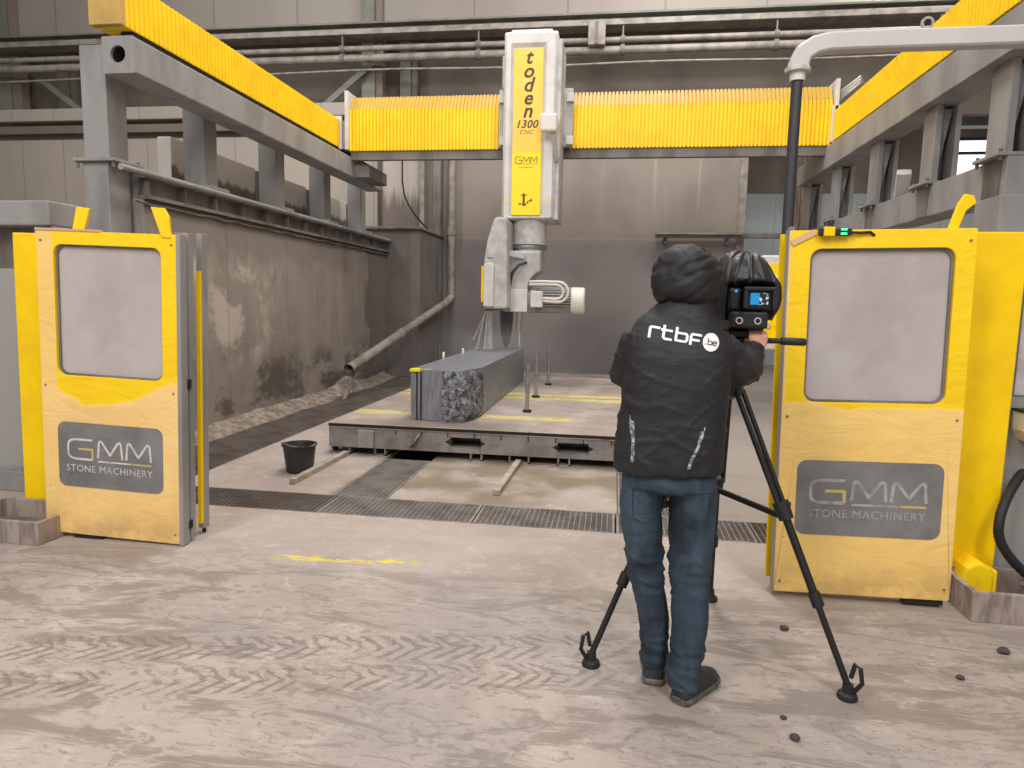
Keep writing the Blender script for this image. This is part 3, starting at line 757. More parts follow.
br_ = mk('bellows', bl, M['bellows'], fr_)
mk('bellows_end_plate', MB().box(2.90, 3.24, 10.5, 10.55, 3.86, 4.36), M['white'], br_, .006)
sb = thing('sensor_box', 'small tilted grey switch box on the lower beam of the right runway', 'switch box', (3.05, 8.25, 2.755))
mk('housing', MB().bar((3.07, 8.3, 2.76), (3.02, 8.12, 3.02), .14, .12), M['white2'], sb, .01); mk('bracket', MB().bar((3.06, 8.35, 2.757), (3.06, 8.30, 2.95), .05, .02), M['dark'], sb)

# bridge
bg = thing('bridge_girder', 'grey bridge of the saw with yellow bellows on both sides of the saw head', 'machine bridge', (-.7, 10.8, 3.7))
mk('girder', MB().box(-4.25, 2.95, 10.68, 11.0, 3.79, 4.5), M['steel_dirty'], bg, .01)
mk('lower_lip', MB().box(-4.2, 2.95, 10.60, 10.70, 3.70, 3.83), M['steel_dirty'], bg)
def cprof(y0, y1, z0, z1, c): return [(y0, z0), (y1, z0), (y1, z1), (y0 + c * .8, z1), (y0, z1 - c * 1.5)]
for a, b in ((-4.2, -1.83), (-.77, 2.93)):
    q = MB(); bellows(q, 'x', a, b, cprof(10.56, 11.35, 3.83, 4.66, .14), cprof(10.585, 11.33, 3.85, 4.62, .14), .055)
    k = mk('bellows', q, M['bellows_dusty'], bg)
    if a < -2: mk('end_plate', MB().box(-4.26, -4.2, 10.5, 11.36, 3.84, 4.72), M['white'], k, .006)
    else: mk('end_plate', MB().box(2.93, 2.98, 10.5, 11.36, 4.05, 4.72), M['white'], k, .006)
mk('bogie_cover', MB().box(-4.62, -4.30, 10.62, 11.3, 3.87, 4.3), M['white2'], bg, .02)
mk('bogie_cover', MB().box(2.99, 3.3, 10.62, 11.3, 3.87, 4.3), M['white2'], bg, .02)
mk('slide_plate', MB().box(-4.3, -3.95, 10.75, 11.6, 3.46, 3.66), M['steel_dirty'], bg, .01)
for k in range(3): mk('cable', MB().tube([(2.99, 10.7, 4.45 + k * .05), (3.2, 10.4, 4.62 + k * .04), (3.45, 10.8, 4.55 + k * .04), (3.3, 11.2, 4.3)], .018, 8), M['white2'], bg, 0, True)

# ------------------------------------------------------------------ saw head
sh = thing('saw_carriage', 'tall white saw carriage with yellow lettered panel, blade guard and motor on the bridge', 'stone saw', (-1.25, 10.0, .9))
YF = 9.75
cb = MB(); o0 = rrect(-1.645, -.905, 2.70, 5.22, .03, 4); i0 = rrect(-1.515, -1.088, 2.74, 5.01, .02, 4)
ch = rrect(-1.61, -.94, 2.72, 5.18, .03, 4)
cb.rings([[(x, 10.55, z) for x, z in o0], [(x, YF + .05, z) for x, z in o0], [(x, YF, z) for x, z in ch], [(x, YF, z) for x, z in rrect(-1.55, -1.05, 2.73, 5.06, .02, 4)], [(x, YF + .035, z) for x, z in i0]], True, True)
colm = mk('column', cb, M['white'], sh, 0, 30)
mk('top_cap', MB().box(-1.56, -.99, YF + .1, 10.5, 5.22, 5.27), M['white'], colm, .01)
mk('side_flange', MB().box(-.905, -.848, YF + .06, 10.5, 2.70, 5.12), M['white2'], colm, .006)
mk('side_box', MB().box(-1.715, -1.645, YF + .3, 10.4, 4.55, 5.0), M['white2'], colm, .01)
lp = mk('name_panel', MB().box(-1.507, -1.096, YF + .012, YF + .03, 3.615, 4.99), M['label_top'], colm, .004)
lq = mk('lower_panel', MB().box(-1.507, -1.096, YF + .012, YF + .03, 2.757, 3.615), M['label_low'], colm, .004)
R_, U_ = (1, 0, 0), (0, 0, 1); yt = YF + .010
tx = MB()
for i, chh in enumerate('toden'): text_mb(chh, .265, (-1.305, yt, (4.872, 4.689, 4.505, 4.334, 4.161)[i]), R_, U_, .25, out=tx, depth=0.0, bold=.006)
text_mb('1300', .15, (-1.315, yt, 3.985), R_, U_, .25, out=tx, depth=0.0, bold=.003, space=1.05); text_mb('CNC', .085, (-1.315, yt, 3.88), R_, U_, .25, out=tx, depth=0.0, space=1.1)
mk('lettering', tx, M['letter_dark'], colm)
def gmm(h, origin, w, mb_main, mb_gold, right=R_, up=U_, lw=.09, depth=.0):
    """thin modern G M M, h tall, total width w, origin lower left"""
    k = w / 3.42
    def tr(pts, ox): return [((ox + x) * k, y * h) for x, y in pts]
    G = [(1.0, 1), (.3, 1), (.12, .95), (.03, .85), (0, .7), (0, .3), (.03, .15), (.12, .05), (.3, 0), (1.0, 0)]
    place2d(mb_main, stroke2d(tr(G, 0), lw * h), origin, right, up, depth)
    place2d(mb_gold, stroke2d(tr([(.42, .52), (1.0, .52), (1.0, 0)], 0), lw * h), origin, right, up, depth + .0006)
    Mp = [(0, .12), (.05, .9), (.1, .98), (.17, .95), (.5, .3), (.83, .95), (.9, .98), (.95, .9), (1.0, .12)]
    for ox in (1.22, 2.38): place2d(mb_main, stroke2d(tr(Mp, ox), lw * h), origin, right, up, depth)
    place2d(mb_main, stroke2d(tr([(1.22, -.06), (2.6, -.06)], 0), lw * h * .7), origin, right, up, depth)
    place2d(mb_gold, stroke2d(tr([(2.65, -.06), (3.4, -.06)], 0), lw * h * .7), origin, right, up, depth + .0006)
ga = MB(); gmm(.09, (-1.46, yt, 3.46), .31, ga, ga, lw=.10)
text_mb('stone machinery', .03, (-1.305, yt, 3.41), R_, U_, out=ga, depth=0.0)
mk('lettering', ga, M['letter_dark'], colm)
ic = MB()   # little saw emblem
for (a, b, c, d2) in ((-.02, .02, .02, .17), (-.06, .06, .17, .19), (-.10, -.05, 0, .03), (-.03, .05, -.02, .02), (.06, .09, .02, .06), (.09, .16, .06, .08), (.13, .16, .08, .11), (-.015, .015, .19, .22)):
    q = .72; ic.add([(-1.33 + a * q, yt, 2.90 + c * q), (-1.33 + b * q, yt, 2.90 + c * q), (-1.33 + b * q, yt, 2.90 + d2 * q), (-1.33 + a * q, yt, 2.90 + d2 * q)], [(0, 1, 2, 3)])
mk('emblem', ic, M['letter_dark'], colm)
for x in (-1.585, -.985):
    w = MB(); w.add([(x - .03, YF - .002, 2.93), (x + .03, YF - .002, 2.93), (x, YF - .002, 2.99)], [(0, 1, 2)]); mk('warning_sticker', w, M['label_top'], colm)
for xa, xb in ((-1.81, -1.645), (-.80, -.76)):
    xb2 = xb if xa < -1 else -.77
    b = mk('side_bracket', MB().box(xa if xa < -1 else -.86, xb if xa < -1 else -.72, 10.38, 10.5, 3.82, 4.64), M['white2'], sh, .008)
    for zz in (3.9, 4.5): mk('clamp', MB().box((xa if xa < -1 else -.82) + .01, (xb if xa < -1 else -.70) - .005, 10.33, 10.40, zz - .06, zz + .06), M['white'], b, .006)
lb = mk('work_lamp', MB().box(-1.10, -.87, 9.5, 9.66, 3.83, 4.07), M['offwhite'], sh, .03); mk('lamp_arm', MB().bar((-.93, 9.6, 3.85), (-.88, 9.78, 3.5), .05, .05), M['white2'], lb)
# rotating head
hd = MB().lathe((-1.27, 10.05, 0), [(.20, 2.74), (.245, 2.70), (.245, 2.42), (.25, 2.40), (.25, 2.36), (.22, 2.35), (.22, 2.26)], 32)
hq = mk('swivel', hd, M['white2'], sh, 0, 35)
mk('bolt_ring', MB().lathe((-1.27, 10.05, 0), [(.24, 2.31), (.262, 2.31), (.262, 2.345), (.24, 2.345)], 32, caps=False), M['galv'], hq, 0, 30)
poly = [(-1.53, 2.26), (-1.07, 2.26), (-1.07, 1.975), (-1.11, 1.965), (-1.17, 1.92), (-1.22, 1.85), (-1.245, 1.76), (-1.245, 1.40), (-1.56, 1.40), (-1.56, 1.62), (-1.51, 1.85), (-1.50, 2.0)]
mk('head_casting', MB().prism([(x, 9.74, z) for x, z in poly], (0, .6, 0)), M['white2'], sh, .02)
mk('cover_plate', MB().box(-1.57, -1.24, 9.70, 9.74, 1.40, 1.72), M['white'], sh, .01)
mot = MB(); prof = []
mot.lathe((0, 10.0, 1.575), [(.165, -1.24), (.165, -.62)], 28, 'x')
mo = mk('motor', mot, M['steel_dirty'], sh, 0, 40)
fi = MB()
for k in range(28):
    a = 2 * PI * k / 28; c, s_ = math.cos(a), math.sin(a)
    fi.bar((-1.14, 10 + .175 * c, 1.575 + .175 * s_), (-.62, 10 + .175 * c, 1.575 + .175 * s_), .03, .010, (0, -s_, c))
mk('cooling_fins', fi, M['white2'], mo)
mk('fan_cover', MB().lathe((0, 10.0, 1.575), [(.19, -.63), (.192, -.61), (.192, -.46), (.175, -.44)], 28, 'x'), M['offwhite'], mo, 0, 35)
mk('drive_flange', MB().lathe((0, 10.0, 1.575), [(.19, -1.25), (.19, -1.14)], 28, 'x'), M['white2'], mo, 0, 35)
mk('terminal_box', MB().box(-1.19, -1.02, 9.66, 9.86, 1.47, 1.70), M['white'], mo, .012)
for r_, xo in ((.14, 0), (.10, -.03)):
    loop = [(-1.22, 9.76, 1.69 + r_), (-1.05, 9.70, 1.695 + r_)] + [(-.80 + xo + r_ * math.sin(t), 9.67, 1.69 + r_ * math.cos(t)) for t in [PI * k / 10 for k in range(11)]] + [(-.95, 9.67, 1.69 - r_ * .95), (-1.03, 9.72, 1.69 - r_ * .9)]
    mk('cable', MB().tube(loop, .018, 8), M['offwhite'], sh, 0, True)
mk('cable', MB().tube([(-1.5, 9.7, 1.75), (-1.45, 9.64, 1.95), (-1.36, 9.64, 2.06), (-1.26, 9.7, 2.1)], .022, 8), M['hose'], sh, 0, True)
gp = [(-1.62, 2.69), (-1.50, 2.67), (-1.47, 1.44), (-1.808, 1.44), (-1.812, 2.06), (-1.77, 2.36), (-1.68, 2.66)]
gd = mk('blade_guard', MB().prism([(x, 9.36, z) for x, z in gp], (0, 1.12, 0)), M['white2'], sh, .03)
mk('guard_front', MB().prism([(-1.80, 9.31, 1.47), (-1.66, 9.31, 1.47), (-1.66, 9.31, 2.03), (-1.70, 9.31, 2.07), (-1.80, 9.31, 2.04)], (0, .06, 0)), M['white'], gd, .01)
mk('yellow_side_plate', MB().box(-1.85, -1.812, 9.40, 10.4, 1.53, 2.02), M['yellow'], gd, .008)
mk('hinge', MB().cyl((-1.76, 9.39, 2.14), (-1.68, 9.39, 2.14), .035, n=12).cyl((-1.72, 9.38, 2.12), (-1.72, 9.38, 2.2), .02, n=8), M['galv'], gd, 0, True)
mk('guard_rim', MB().box(-1.80, -1.48, 9.42, 10.42, 1.41, 1.44), M['steel_dirty'], gd, .004)
mk('bracket', MB().bar((-1.56, 9.6, 2.22), (-1.3, 9.72, 2.18), .05, .07), M['white2'], gd)
bd = MB().lathe((0, 10.03, 1.485), [(.10, -1.586), (.62, -1.582), (.62, -1.572), (.10, -1.566)], 64, 'x')
mk('saw_blade', bd, M['hose'], sh, 0, 30)
mk('water_nozzle', MB().tube([(-1.35, 9.75, 1.42), (-1.35, 9.72, 1.25), (-1.36, 9.72, 1.12)], .04, 10), M['steel_dirty'], sh, 0, True)

# water
wp = MB()
for p, q, r0, r1 in (((-1.735, 9.46, 1.41), (-1.73, 9.40, .87), .014, .03), ((-1.715, 9.50, 1.41), (-1.70, 9.45, .87), .008, .02), ((-1.76, 9.44, 1.41), (-1.78, 9.36, .87), .008, .022),
        ((-1.79, 9.44, 1.41), (-1.88, 9.32, .88), .005, .02), ((-1.795, 9.5, 1.41), (-1.95, 9.4, 1.0), .004, .014), ((-1.33, 9.6, 1.12), (-1.32, 9.6, .87), .008, .016)):
    wp.tube([p, q], [r0, r1], 12, False)
tag(mk('water_spray', wp, M['spray'], None, 0, True), 'white jets of cooling water falling from the blade guard onto the stone block', 'water', kind='stuff')
mm = MB().ball((-1.6, 9.0, .95), (1.15, 1.6, .42), 20, 12)
tag(mk('mist', mm, M['mist'], None, 0, True), 'thin haze of water mist hanging over the stone block', 'mist', kind='stuff')

# ------------------------------------------------------------------ saw tables, block, rods
def table(y0, y1, label, front):
    t = thing('saw_table', label, 'saw table', (-1.2, y0, 0), 'steel beds under the saw')
    x0, x1 = -2.775, .42
    top = MB().box(x0, x1, y0, y1, .27, .32)
    mk('bed_top', top, M['table'], t, .004)
    fr = MB()
    xsr = [x0, -1.535, -1.238, -.488, -.202, x1] if front else [x0, x1]
    if front:
        for a, b in ((x0, -1.535), (-1.238, -.488), (-.202, x1)): fr.box(a, b, y0 + .01, y0 + .04, .075, .27)
        for a, b in ((-1.535, -1.238), (-.488, -.202)): fr.box(a, b, y0 + .01, y0 + .04, .075, .135).box(a, b, y0 + .01, y0 + .04, .225, .27)
    else: fr.box(x0, x1, y0 + .01, y0 + .04, .075, .27)
    fr.box(x0, x0 + .03, y0 + .04, y1 - .01, .075, .27).box(x1 - .03, x1, y0 + .04, y1 - .01, .075, .27).box(x0, x1, y1 - .04, y1 - .01, .075, .27)
    mk('side_frame', fr, M['table_steel'], t, .004)
    if front:
        for a, b in ((-1.535, -1.238), (-.488, -.202)):
            mk('fork_pocket', MB().rings([[(x, yy, z) for x, z in ((a - .004, .133), (b + .004, .133), (b + .004, .227), (a - .004, .227))] for yy in (y0 + .004, y0 + .32)], False, True), M['steel_dirty'], t)
            ar = MB()
            for sx, xx in ((-1, a), (1, b)): ar.add([(xx, y0 + .006, .21), (xx + sx * .05, y0 + .006, .18), (xx, y0 + .006, .15)], [(0, 1, 2)])
            mk('arrow_mark', ar, M['dark'], t)
        nt = MB()
        for k in range(11): nt.box(-2.35 + k * .262, -2.34 + k * .262, y0 + .004, y0 + .012, .225, .285)
        mk('slot_marks', nt, M['dark'], t)
        mk('end_cover', MB().box(-2.46, -2.30, y0 - .035, y0 + .01, .085, .26), M['steel'], t, .006)
        mk('pull_handle', MB().tube([(-1.93, y0 + .01, .12), (-1.90, y0 - .03, .14), (-1.87, y0 - .03, .20), (-1.85, y0 + .01, .23)], .014, 8), M['galv'], t, 0, True)
        mk('gasket_edge', MB().box(x0 + .005, x1 - .005, y0 - .006, y0 + .004, .285, .312), M['dark'], t)
    for xx in (-2.66, -2.25, -1.28, -.86, -.43, .2):
        w = .10 if xx in (-2.66, -.86) else .06
        for yy in ((y0 + .02, y0 + .5) if front else (y0 + .1,)):
            l = MB().box(xx - w, xx - w + .014, yy, yy + .16, 0, .075).box(xx + w - .014, xx + w, yy, yy + .16, 0, .075).box(xx - w, xx + w, yy, yy + .16, 0, .014)
            mk('foot', l, M['galv'], t)
    for yy in (y1 - .35,):
        for xx in (-2.5, 0.2): mk('foot', MB().box(xx - .06, xx + .06, yy, yy + .12, 0, .075), M['galv'], t)
    return t
table(6.36, 8.78, 'front low grey steel saw table with forklift pockets, carrying the stone block', True)
table(8.86, 11.3, 'rear low grey steel saw table behind the dark joint, under the saw head', False)

bk = thing('stone_block', 'long grey stone block with broken front corner and two dark saw lines', 'stone block', (-1.7, 6.7, .32))
A = [(-2.04, 6.72), (-1.62, 6.66), (-1.50, 6.70), (-1.375, 7.12), (-1.375, 10.55), (-2.04, 10.55)]
sl = MB().prism([(x, y, .323) for x, y in A], (0, 0, .52)); so = mk('block', sl, M['stone'], bk, .004)
rf = MB(); NXr, NZr = 26, 24; rows = []
path = [Vector((-1.70, 6.668, 0)), Vector((-1.60, 6.645, 0)), Vector((-1.47, 6.68, 0)), Vector((-1.40, 6.88, 0)), Vector((-1.370, 7.10, 0)), Vector((-1.368, 7.2, 0))]
for j in range(NZr + 1):
    z = .325 + .515 * j / NZr; row = []
    for i in range(NXr + 1):
        u = i / NXr * (len(path) - 1); k = min(int(u), len(path) - 2); p = path[k].lerp(path[k + 1], u - k)
        e_ = min(1, min(i, NXr - i) / 4) * min(1, (NZr - j) / 2 + .15)
        dd = (.05 * noise.noise((i * .25, z * 9, 1)) + .025 * noise.noise((i * .7, z * 22, 5)) + .02) * e_
        q = p + Vector((.35, -1, 0)).normalized() * (dd + .004)
        if j < 4: q += Vector((-.02, .03, 0)) * (4 - j) / 4 * e_
        row.append((q.x, q.y, z))
    rows.append(row)
W = NXr + 1
rf.add([p for r in rows for p in r], [(j * W + i, j * W + i + 1, (j + 1) * W + i + 1, (j + 1) * W + i) for j in range(NZr) for i in range(NXr)])
mk('broken_corner', rf, M['stone_rough'], so, 0, 35)
ln = MB().box(-1.975, -1.963, 6.698, 6.715, .325, .842).box(-1.93, -1.918, 6.69, 6.71, .325, .842)
mk('saw_line', ln, M['dark'], so)
ym = MB().box(-2.042, -1.95, 6.70, 6.80, .8435, .8450).box(-2.042, -1.915, 6.69, 6.713, .820, .8445).box(-1.915, -1.82, 6.73, 6.75, .8435, .845)
mk('yellow_chalk_mark', ym, flat('yellow_chalk', srgb(226, 214, 20), .7), so)
for x, y, z, L in ((-.934, 7.52, .86, 'nearest of three thin upright metal rods on the saw table'), (-.973, 8.72, .885, 'middle one of three thin upright metal rods, beside the dark table joint'), (-.948, 10.1, .87, 'rearmost of three thin upright metal rods on the rear saw table')):
    t = thing('upright_rod', L, 'rod', (x, y, .32), 'upright rods on the saw tables')
    mk('rod', MB().cyl((x, y, .32), (x, y, z), .022, n=14), M['galv'], t, 0, True); mk('collar', MB().cyl((x, y, .322), (x, y, .345), .05, n=14), M['dark'], t, 0, True)
for x, y, L in ((-2.02, 8.0, 'small pale peg standing on the stone block top near its left rear'), (-1.95, 8.75, 'small pale peg standing farther back on the stone block top')):
    tag(mk('peg', MB().lathe((x, y, 0), [(.014, .8435), (.018, .85), (.016, .92), (.012, .925)], 12), M['offwhite'], None, 0, True), L, 'peg', 'pegs on the stone block')

# floor items
bt = thing('bucket', 'black plastic builder\'s bucket with a wire handle standing on the floor', 'bucket', (-2.735, 5.64, 0))
bb = MB().lathe((-2.735, 5.64, 0), [(.112, .002), (.117, .02), (.142, .235), (.154, .24), (.154, .252), (.142, .254), (.136, .235), (.108, .03), (.0, .028)], 32)
mk('body', bb, M['bucket'], bt, 0, 40)
mk('handle', MB().tube([(-2.735 + .152 * math.cos(a), 5.64 + .152 * math.sin(a) * .9, .256 + .012 * math.sin(a * 2)) for a in [PI + PI * k / 12 for k in range(13)]], .006, 8), M['galv'], bt, 0, True)
for p, q, L in (((-2.60, 5.22), (-2.58, 6.34), 'loose pale batten lying on the floor beside the black bucket'), ((-.885, 5.26), (-.86, 6.36), 'loose pale batten lying on the floor under the middle of the saw table front')):
    t = thing('batten', L, 'batten', (p[0], p[1], 0), 'loose battens on the floor')
    mk('strip', MB().bar((p[0], p[1], .024), (q[0], q[1], .024), .055, .046), M['wood'], t, .004)
    mk('sawn_end', MB().bar((p[0], p[1] - .002, .024), (p[0], p[1], .024), .05, .042), M['stonebin'], t)
for i, (x, y, r, L) in enumerate(((.866, 3.304, 0.0176, 'small dark stone chip on the floor between the tripod legs'), (.70, 2.426, 0.0168, 'small dark stone chip on the floor in front of the right tripod foot'), (.689, 2.55, 0.0112, 'tiny stone chip between the right shoe and the right tripod foot'),
        (1.812, 3.258, 0.0224, 'largest stone chip on the floor below the right cable tray'), (1.504, 2.983, 0.0144, 'small stone chip right of the right tripod foot'))):
    b = MB(); b.ball((x, y, r * .62), (r * 1.2, r, r * .68), 9, 6)
    b.v = [tuple(Vector(p) + Vector((noise.noise(Vector(p) * 60), noise.noise(Vector(p) * 60 + Vector((9, 0, 0))), 0)) * r * .35) for p in b.v]
    tag(mk('stone_chip', b, M['pebble'], None, 0, 30), L, 'stone chip', 'stone chips on the floor')

# ------------------------------------------------------------------ doors
def yellow_door(name, label, x0, x1, y, zb, zt, win, sign, matd, signmat, leaf, letter, gold, sub):
    lw_ = .115 if letter is M['letter'] else .14
    t = thing(name, label, 'machine door', (x0, y, 0), 'yellow doors of the saw enclosure')
    o0 = rrect(x0, x1, zb, zt, .012, 6); i0 = rrect(*win, .055, 6)
    mb = MB(); frame_xz(mb, o0, i0, y, y + .05)
    dl = mk('door_leaf', mb, matd, t, .003)
    pn = mk('window_pane', MB().prism([(x, y + .030, z) for x, z in rrect(win[0] - .01, win[1] + .01, win[2] - .01, win[3] + .01, .05, 6)], (0, .006, 0)), M['pane'], dl)
    i2 = rrect(win[0] - .006, win[1] + .006, win[2] - .006, win[3] + .006, .055, 6); i3 = rrect(win[0] + .012, win[1] - .012, win[2] + .012, win[3] - .012, .05, 6)
    sm = MB(); frame_xz(sm, i2, i3, y + .018, y + .030); mk('window_shadow_edge', sm, M['steel_dirty'], dl)  # dark ring puts the thin shadow edge round the pane into colour
    sp = MB().prism([(x, y - .003, z) for x, z in rrect(*sign, .05, 7)], (0, .004, 0))
    sg = mk('logo_panel', sp, signmat, t)
    sx0, sx1, sz0, sz1 = sign; w = sx1 - sx0; h = sz1 - sz0
    g1, g2, g3 = MB(), MB(), MB(); yy = y - .0045
    gmm(h * .30, (sx0 + w * .10, yy, sz0 + h * .44), w * .80, g1, g2, lw=lw_)
    text_mb('STONE MACHINERY', h * .150, (sx0 + w * .49, yy, sz0 + h * .29), R_, U_, out=g3, depth=0.0, space=1.08)
    mk('logo_letters', g1, letter, sg); mk('logo_accent', g2, gold, sg); mk('logo_caption', g3, sub, sg)
    bv = MB()
    for xx in (x0 + .03, x1 - .03):
        for zz in (zt - .06, (zt + zb) / 2, zb + .06): bv.cyl((xx, y - .004, zz), (xx, y + .002, zz), .007, n=8)
    mk('rivet', bv, M['steel_dirty'], dl)
    return t

ld = yellow_door('sliding_door', 'left yellow machine door with a dusty window and torn protective film', -3.533, -2.610, 3.74, .035, 1.92,
    (-3.42, -2.71, 1.046, 1.84), (-3.428, -2.715, .345, .755), M['door_a'], M['sign_a'], None, M['letter'], M['letter_gold'], M['letter'])
mk('edge_channel', MB().box(-2.610, -2.582, 3.735, 3.80, .03, 1.925), M['steel'], ld, .003)
mk('rear_leaf', MB().box(-3.45, -2.70, 3.96, 3.99, .09, 1.90), M['yellow_dirty'], ld, .003)
mk('middle_rail', MB().box(-2.70, -2.592, 3.83, 3.88, .05, 1.94), M['steel'], ld, .003)
mk('edge_channel', MB().box(-2.64, -2.600, 3.98, 4.04, .06, 1.95), M['steel'], ld, .003)
mk('yellow_edge', MB().box(-2.625, -2.603, 3.955, 3.98, .10, 1.72), M['yellow'], ld)
mk('latch', MB().box(-2.60, -2.58, 3.79, 3.83, 1.0, 1.06), M['dark'], ld); mk('latch', MB().box(-2.60, -2.58, 3.79, 3.83, .12, .17), M['dark'], ld)
mk('top_tape', MB().box(-3.533, -3.1, 3.734, 3.76, 1.92, 1.933), flat('pinkish_tape', srgb(206, 168, 140), .7), ld)
mk('bottom_roller', MB().box(-3.35, -3.15, 3.75, 3.79, .0, .04), M['dark'], ld); mk('bottom_guide', MB().cyl((-2.62, 4.01, -.0), (-2.62, 4.01, .10), .012, n=8), M['dark'], ld)
def lug(parent, pts, y, mat):
    mk('yellow_lug', MB().prism([(x, y, z) for x, z in pts], (0, .02, 0)), mat, parent, .004)
lug(ld, [(-2.70, 1.90), (-2.640, 1.90), (-2.65, 2.02), (-2.68, 2.07), (-2.765, 2.075), (-2.72, 1.96)], 3.732, M['yellow_dirty'])
lug(ld, [(-3.40, 1.90), (-3.32, 1.90), (-3.27, 2.07), (-3.36, 2.075)], 3.86, M['yellow_dirty'])
ld.rotation_euler = (0, .027, 0)

rd = yellow_door('sliding_door', 'right yellow machine door with a dusty window, dull film and a sensor on top', .899, 1.776, 3.70, .03, 1.934,
    (1.005, 1.685, 1.06, 1.842), (.992, 1.705, .355, .755), M['door_b'], M['sign_b'], None, M['letter_dim'], M['letter_gold'], M['letter_dim'])
mk('edge_channel', MB().box(.894, .899, 3.699, 3.76, .03, 1.94), M['steel'], rd, .003)
mk('rear_leaf', MB().box(.880, 1.72, 3.80, 3.83, .07, 1.925), M['yellow'], rd, .003)
mk('middle_rail', MB().box(.908, .94, 3.765, 3.798, .06, 1.96), M['steel_dirty'], rd, .003)
mk('bottom_roller', MB().box(1.56, 1.75, 3.71, 3.79, 0, .03), M['dark'], rd)
mk('top_tape', MB().bar((.91, 3.694, 1.87), (1.02, 3.694, 1.925), .006, .03), flat('tan_tape', srgb(222, 178, 140), .7), rd)
lug(rd, [(1.645, 1.93), (1.69, 1.93), (1.72, 2.02), (1.765, 2.055), (1.75, 2.09), (1.71, 2.10), (1.68, 2.05)], 3.71, M['yellow'])
rd.rotation_euler = (0, -.0204, 0)
ss = thing('door_sensor', 'small yellow and black door sensor with a green light clipped on the right door top', 'sensor', (1.05, 3.68, 1.91))
mk('housing', MB().box(.993, 1.146, 3.662, 3.699, 1.908, 1.944), M['black'], ss, .006); mk('yellow_cover', MB().box(1.012, 1.065, 3.657, 3.672, 1.903, 1.949), M['yellow'], ss, .004)
for z in (1.912, 1.933): mk('green_light', MB().box(1.093, 1.120, 3.656, 3.664, z, z + .008), M['led'], ss)
mk('cable', MB().tube([(1.146, 3.685, 1.925), (1.19, 3.685, 1.923), (1.24, 3.69, 1.927), (1.262, 3.698, 1.912)], .007, 8), M['black'], ss, 0, True)

# fixed yellow posts and trays
lp_ = thing('yellow_end_post', 'plain yellow end post standing in a tray left of the left door', 'post', (-3.9, 4.12, 0))
mk('post', MB().box(-3.985, -3.60, 4.05, 4.09, .02, 1.93).box(-3.985, -3.945, 4.09, 4.4, .02, 1.93), M['yellow'], lp_, .006); lp_.rotation_euler = (0, .02, 0)
mk('foot_plate', MB().box(-3.98, -3.66, 4.055, 4.25, .0, .02), M['steel_dirty'], lp_)
rpst = thing('yellow_end_post', 'broad plain yellow end post beside the right door, foot in a tray', 'post', (2.1, 4.0, 0))
mk('post', MB().box(1.862, 2.115, 3.98, 4.4, .022, 1.962), M['yellow'], rpst, .006)
ft_ = [(1.885, .022), (2.05, .022), (2.05, .15), (2.03, .19), (1.99, .215), (1.95, .212), (1.915, .18), (1.895, .12)]
mk('rounded_foot', MB().prism([(x, 3.84, z) for x, z in ft_], (0, .15, 0)), M['yellow_dirty'], rpst, .015)
mk('foot_web', MB().box(2.055, 2.075, 3.86, 3.99, .022, .17), M['yellow_dirty'], rpst, .004)
def tray(name, label, x0, x1, y0, y1, h):
    t = thing(name, label, 'tray', (x0, y0, 0), 'pipe trays under the yellow posts'); w = .03
    mk('tray_wall', MB().box(x0, x1, y0, y0 + w, 0, h), M['stonebin'], t, .004); mk('tray_wall', MB().box(x0, x1, y1 - w, y1, 0, h), M['stonebin'], t, .004)
    mk('tray_wall', MB().box(x0, x0 + w, y0 + w, y1 - w, 0, h), M['stonebin'], t, .004); mk('tray_wall', MB().box(x1 - w, x1, y0 + w, y1 - w, 0, h), M['stonebin'], t, .004)
    mk('tray_bottom', MB().box(x0 + w, x1 - w, y0 + w, y1 - w, .0, .02), M['steel_dirty'], t)
    return t
tray('pipe_tray', 'grey stone coloured tray at the foot of the left yellow end post', -4.1, -3.435, 3.57, 4.02, .145)
rt_ = tray('pipe_tray', 'weathered grey tray at the foot of the right yellow end post', 1.825, 2.75, 3.575, 3.97, .155)
rt_.children[0].name
tag(mk('floor_block', MB().box(-3.42, -3.15, 3.92, 4.10, 0, .04), M['stonebin'], None, .004), 'flat grey packing block on the floor under the left door', 'block')
# corrugated hose on right
pts = []
for k in range(60):
    t = k / 59; pts.append((2.24 - .19 * math.sin(min(t * 1.05, 1) * PI) ** .9, 4.03 - .18 * math.sin(min(t * 2, 1) * PI / 2), .68 - .56 * t))
hs = MB(); hs.tube(pts, [.023 + .003 * (k % 2) for k in range(60)], 12)
ht = thing('corrugated_hose', 'black corrugated hose curving down beside the right yellow post into its tray', 'hose', (2.2, 3.9, .12))
mk('hose', hs, M['rubber'], ht, 0, 80); mk('fitting', MB().cyl((2.20, 3.83, .14), (2.24, 3.82, .09), .036, n=14), M['galv'], ht, 0, True)
wb = thing('wall_unit', 'cream box mounted on the right yellow post at the picture edge', 'box', (2.2, 3.95, .9))
mk('housing', MB().prism([(2.165, 3.93, 1.02), (2.36, 3.93, 1.02), (2.36, 3.93, .80), (2.20, 3.93, .86), (2.165, 3.93, .92)], (0, .13, 0)), M['offwhite'], wb, .006); mk('cap', MB().box(2.155, 2.36, 3.92, 4.05, 1.02, 1.03), M['dark'], wb)

rc_ = thing('grey_enclosure', 'grey steel cabinet behind the right yellow post, mostly outside the picture', 'cabinet', (2.4, 4.1, 0))
mk('carcass', MB().box(2.135, 3.2, 4.06, 4.7, .05, 1.92), M['steel'], rc_, .01); mk('plinth', MB().box(2.16, 3.18, 4.09, 4.68, 0, .05), M['dark'], rc_)
mk('cover_panel', MB().box(2.16, 3.1, 4.05, 4.06, 1.1, 1.85), M['white2'], rc_)
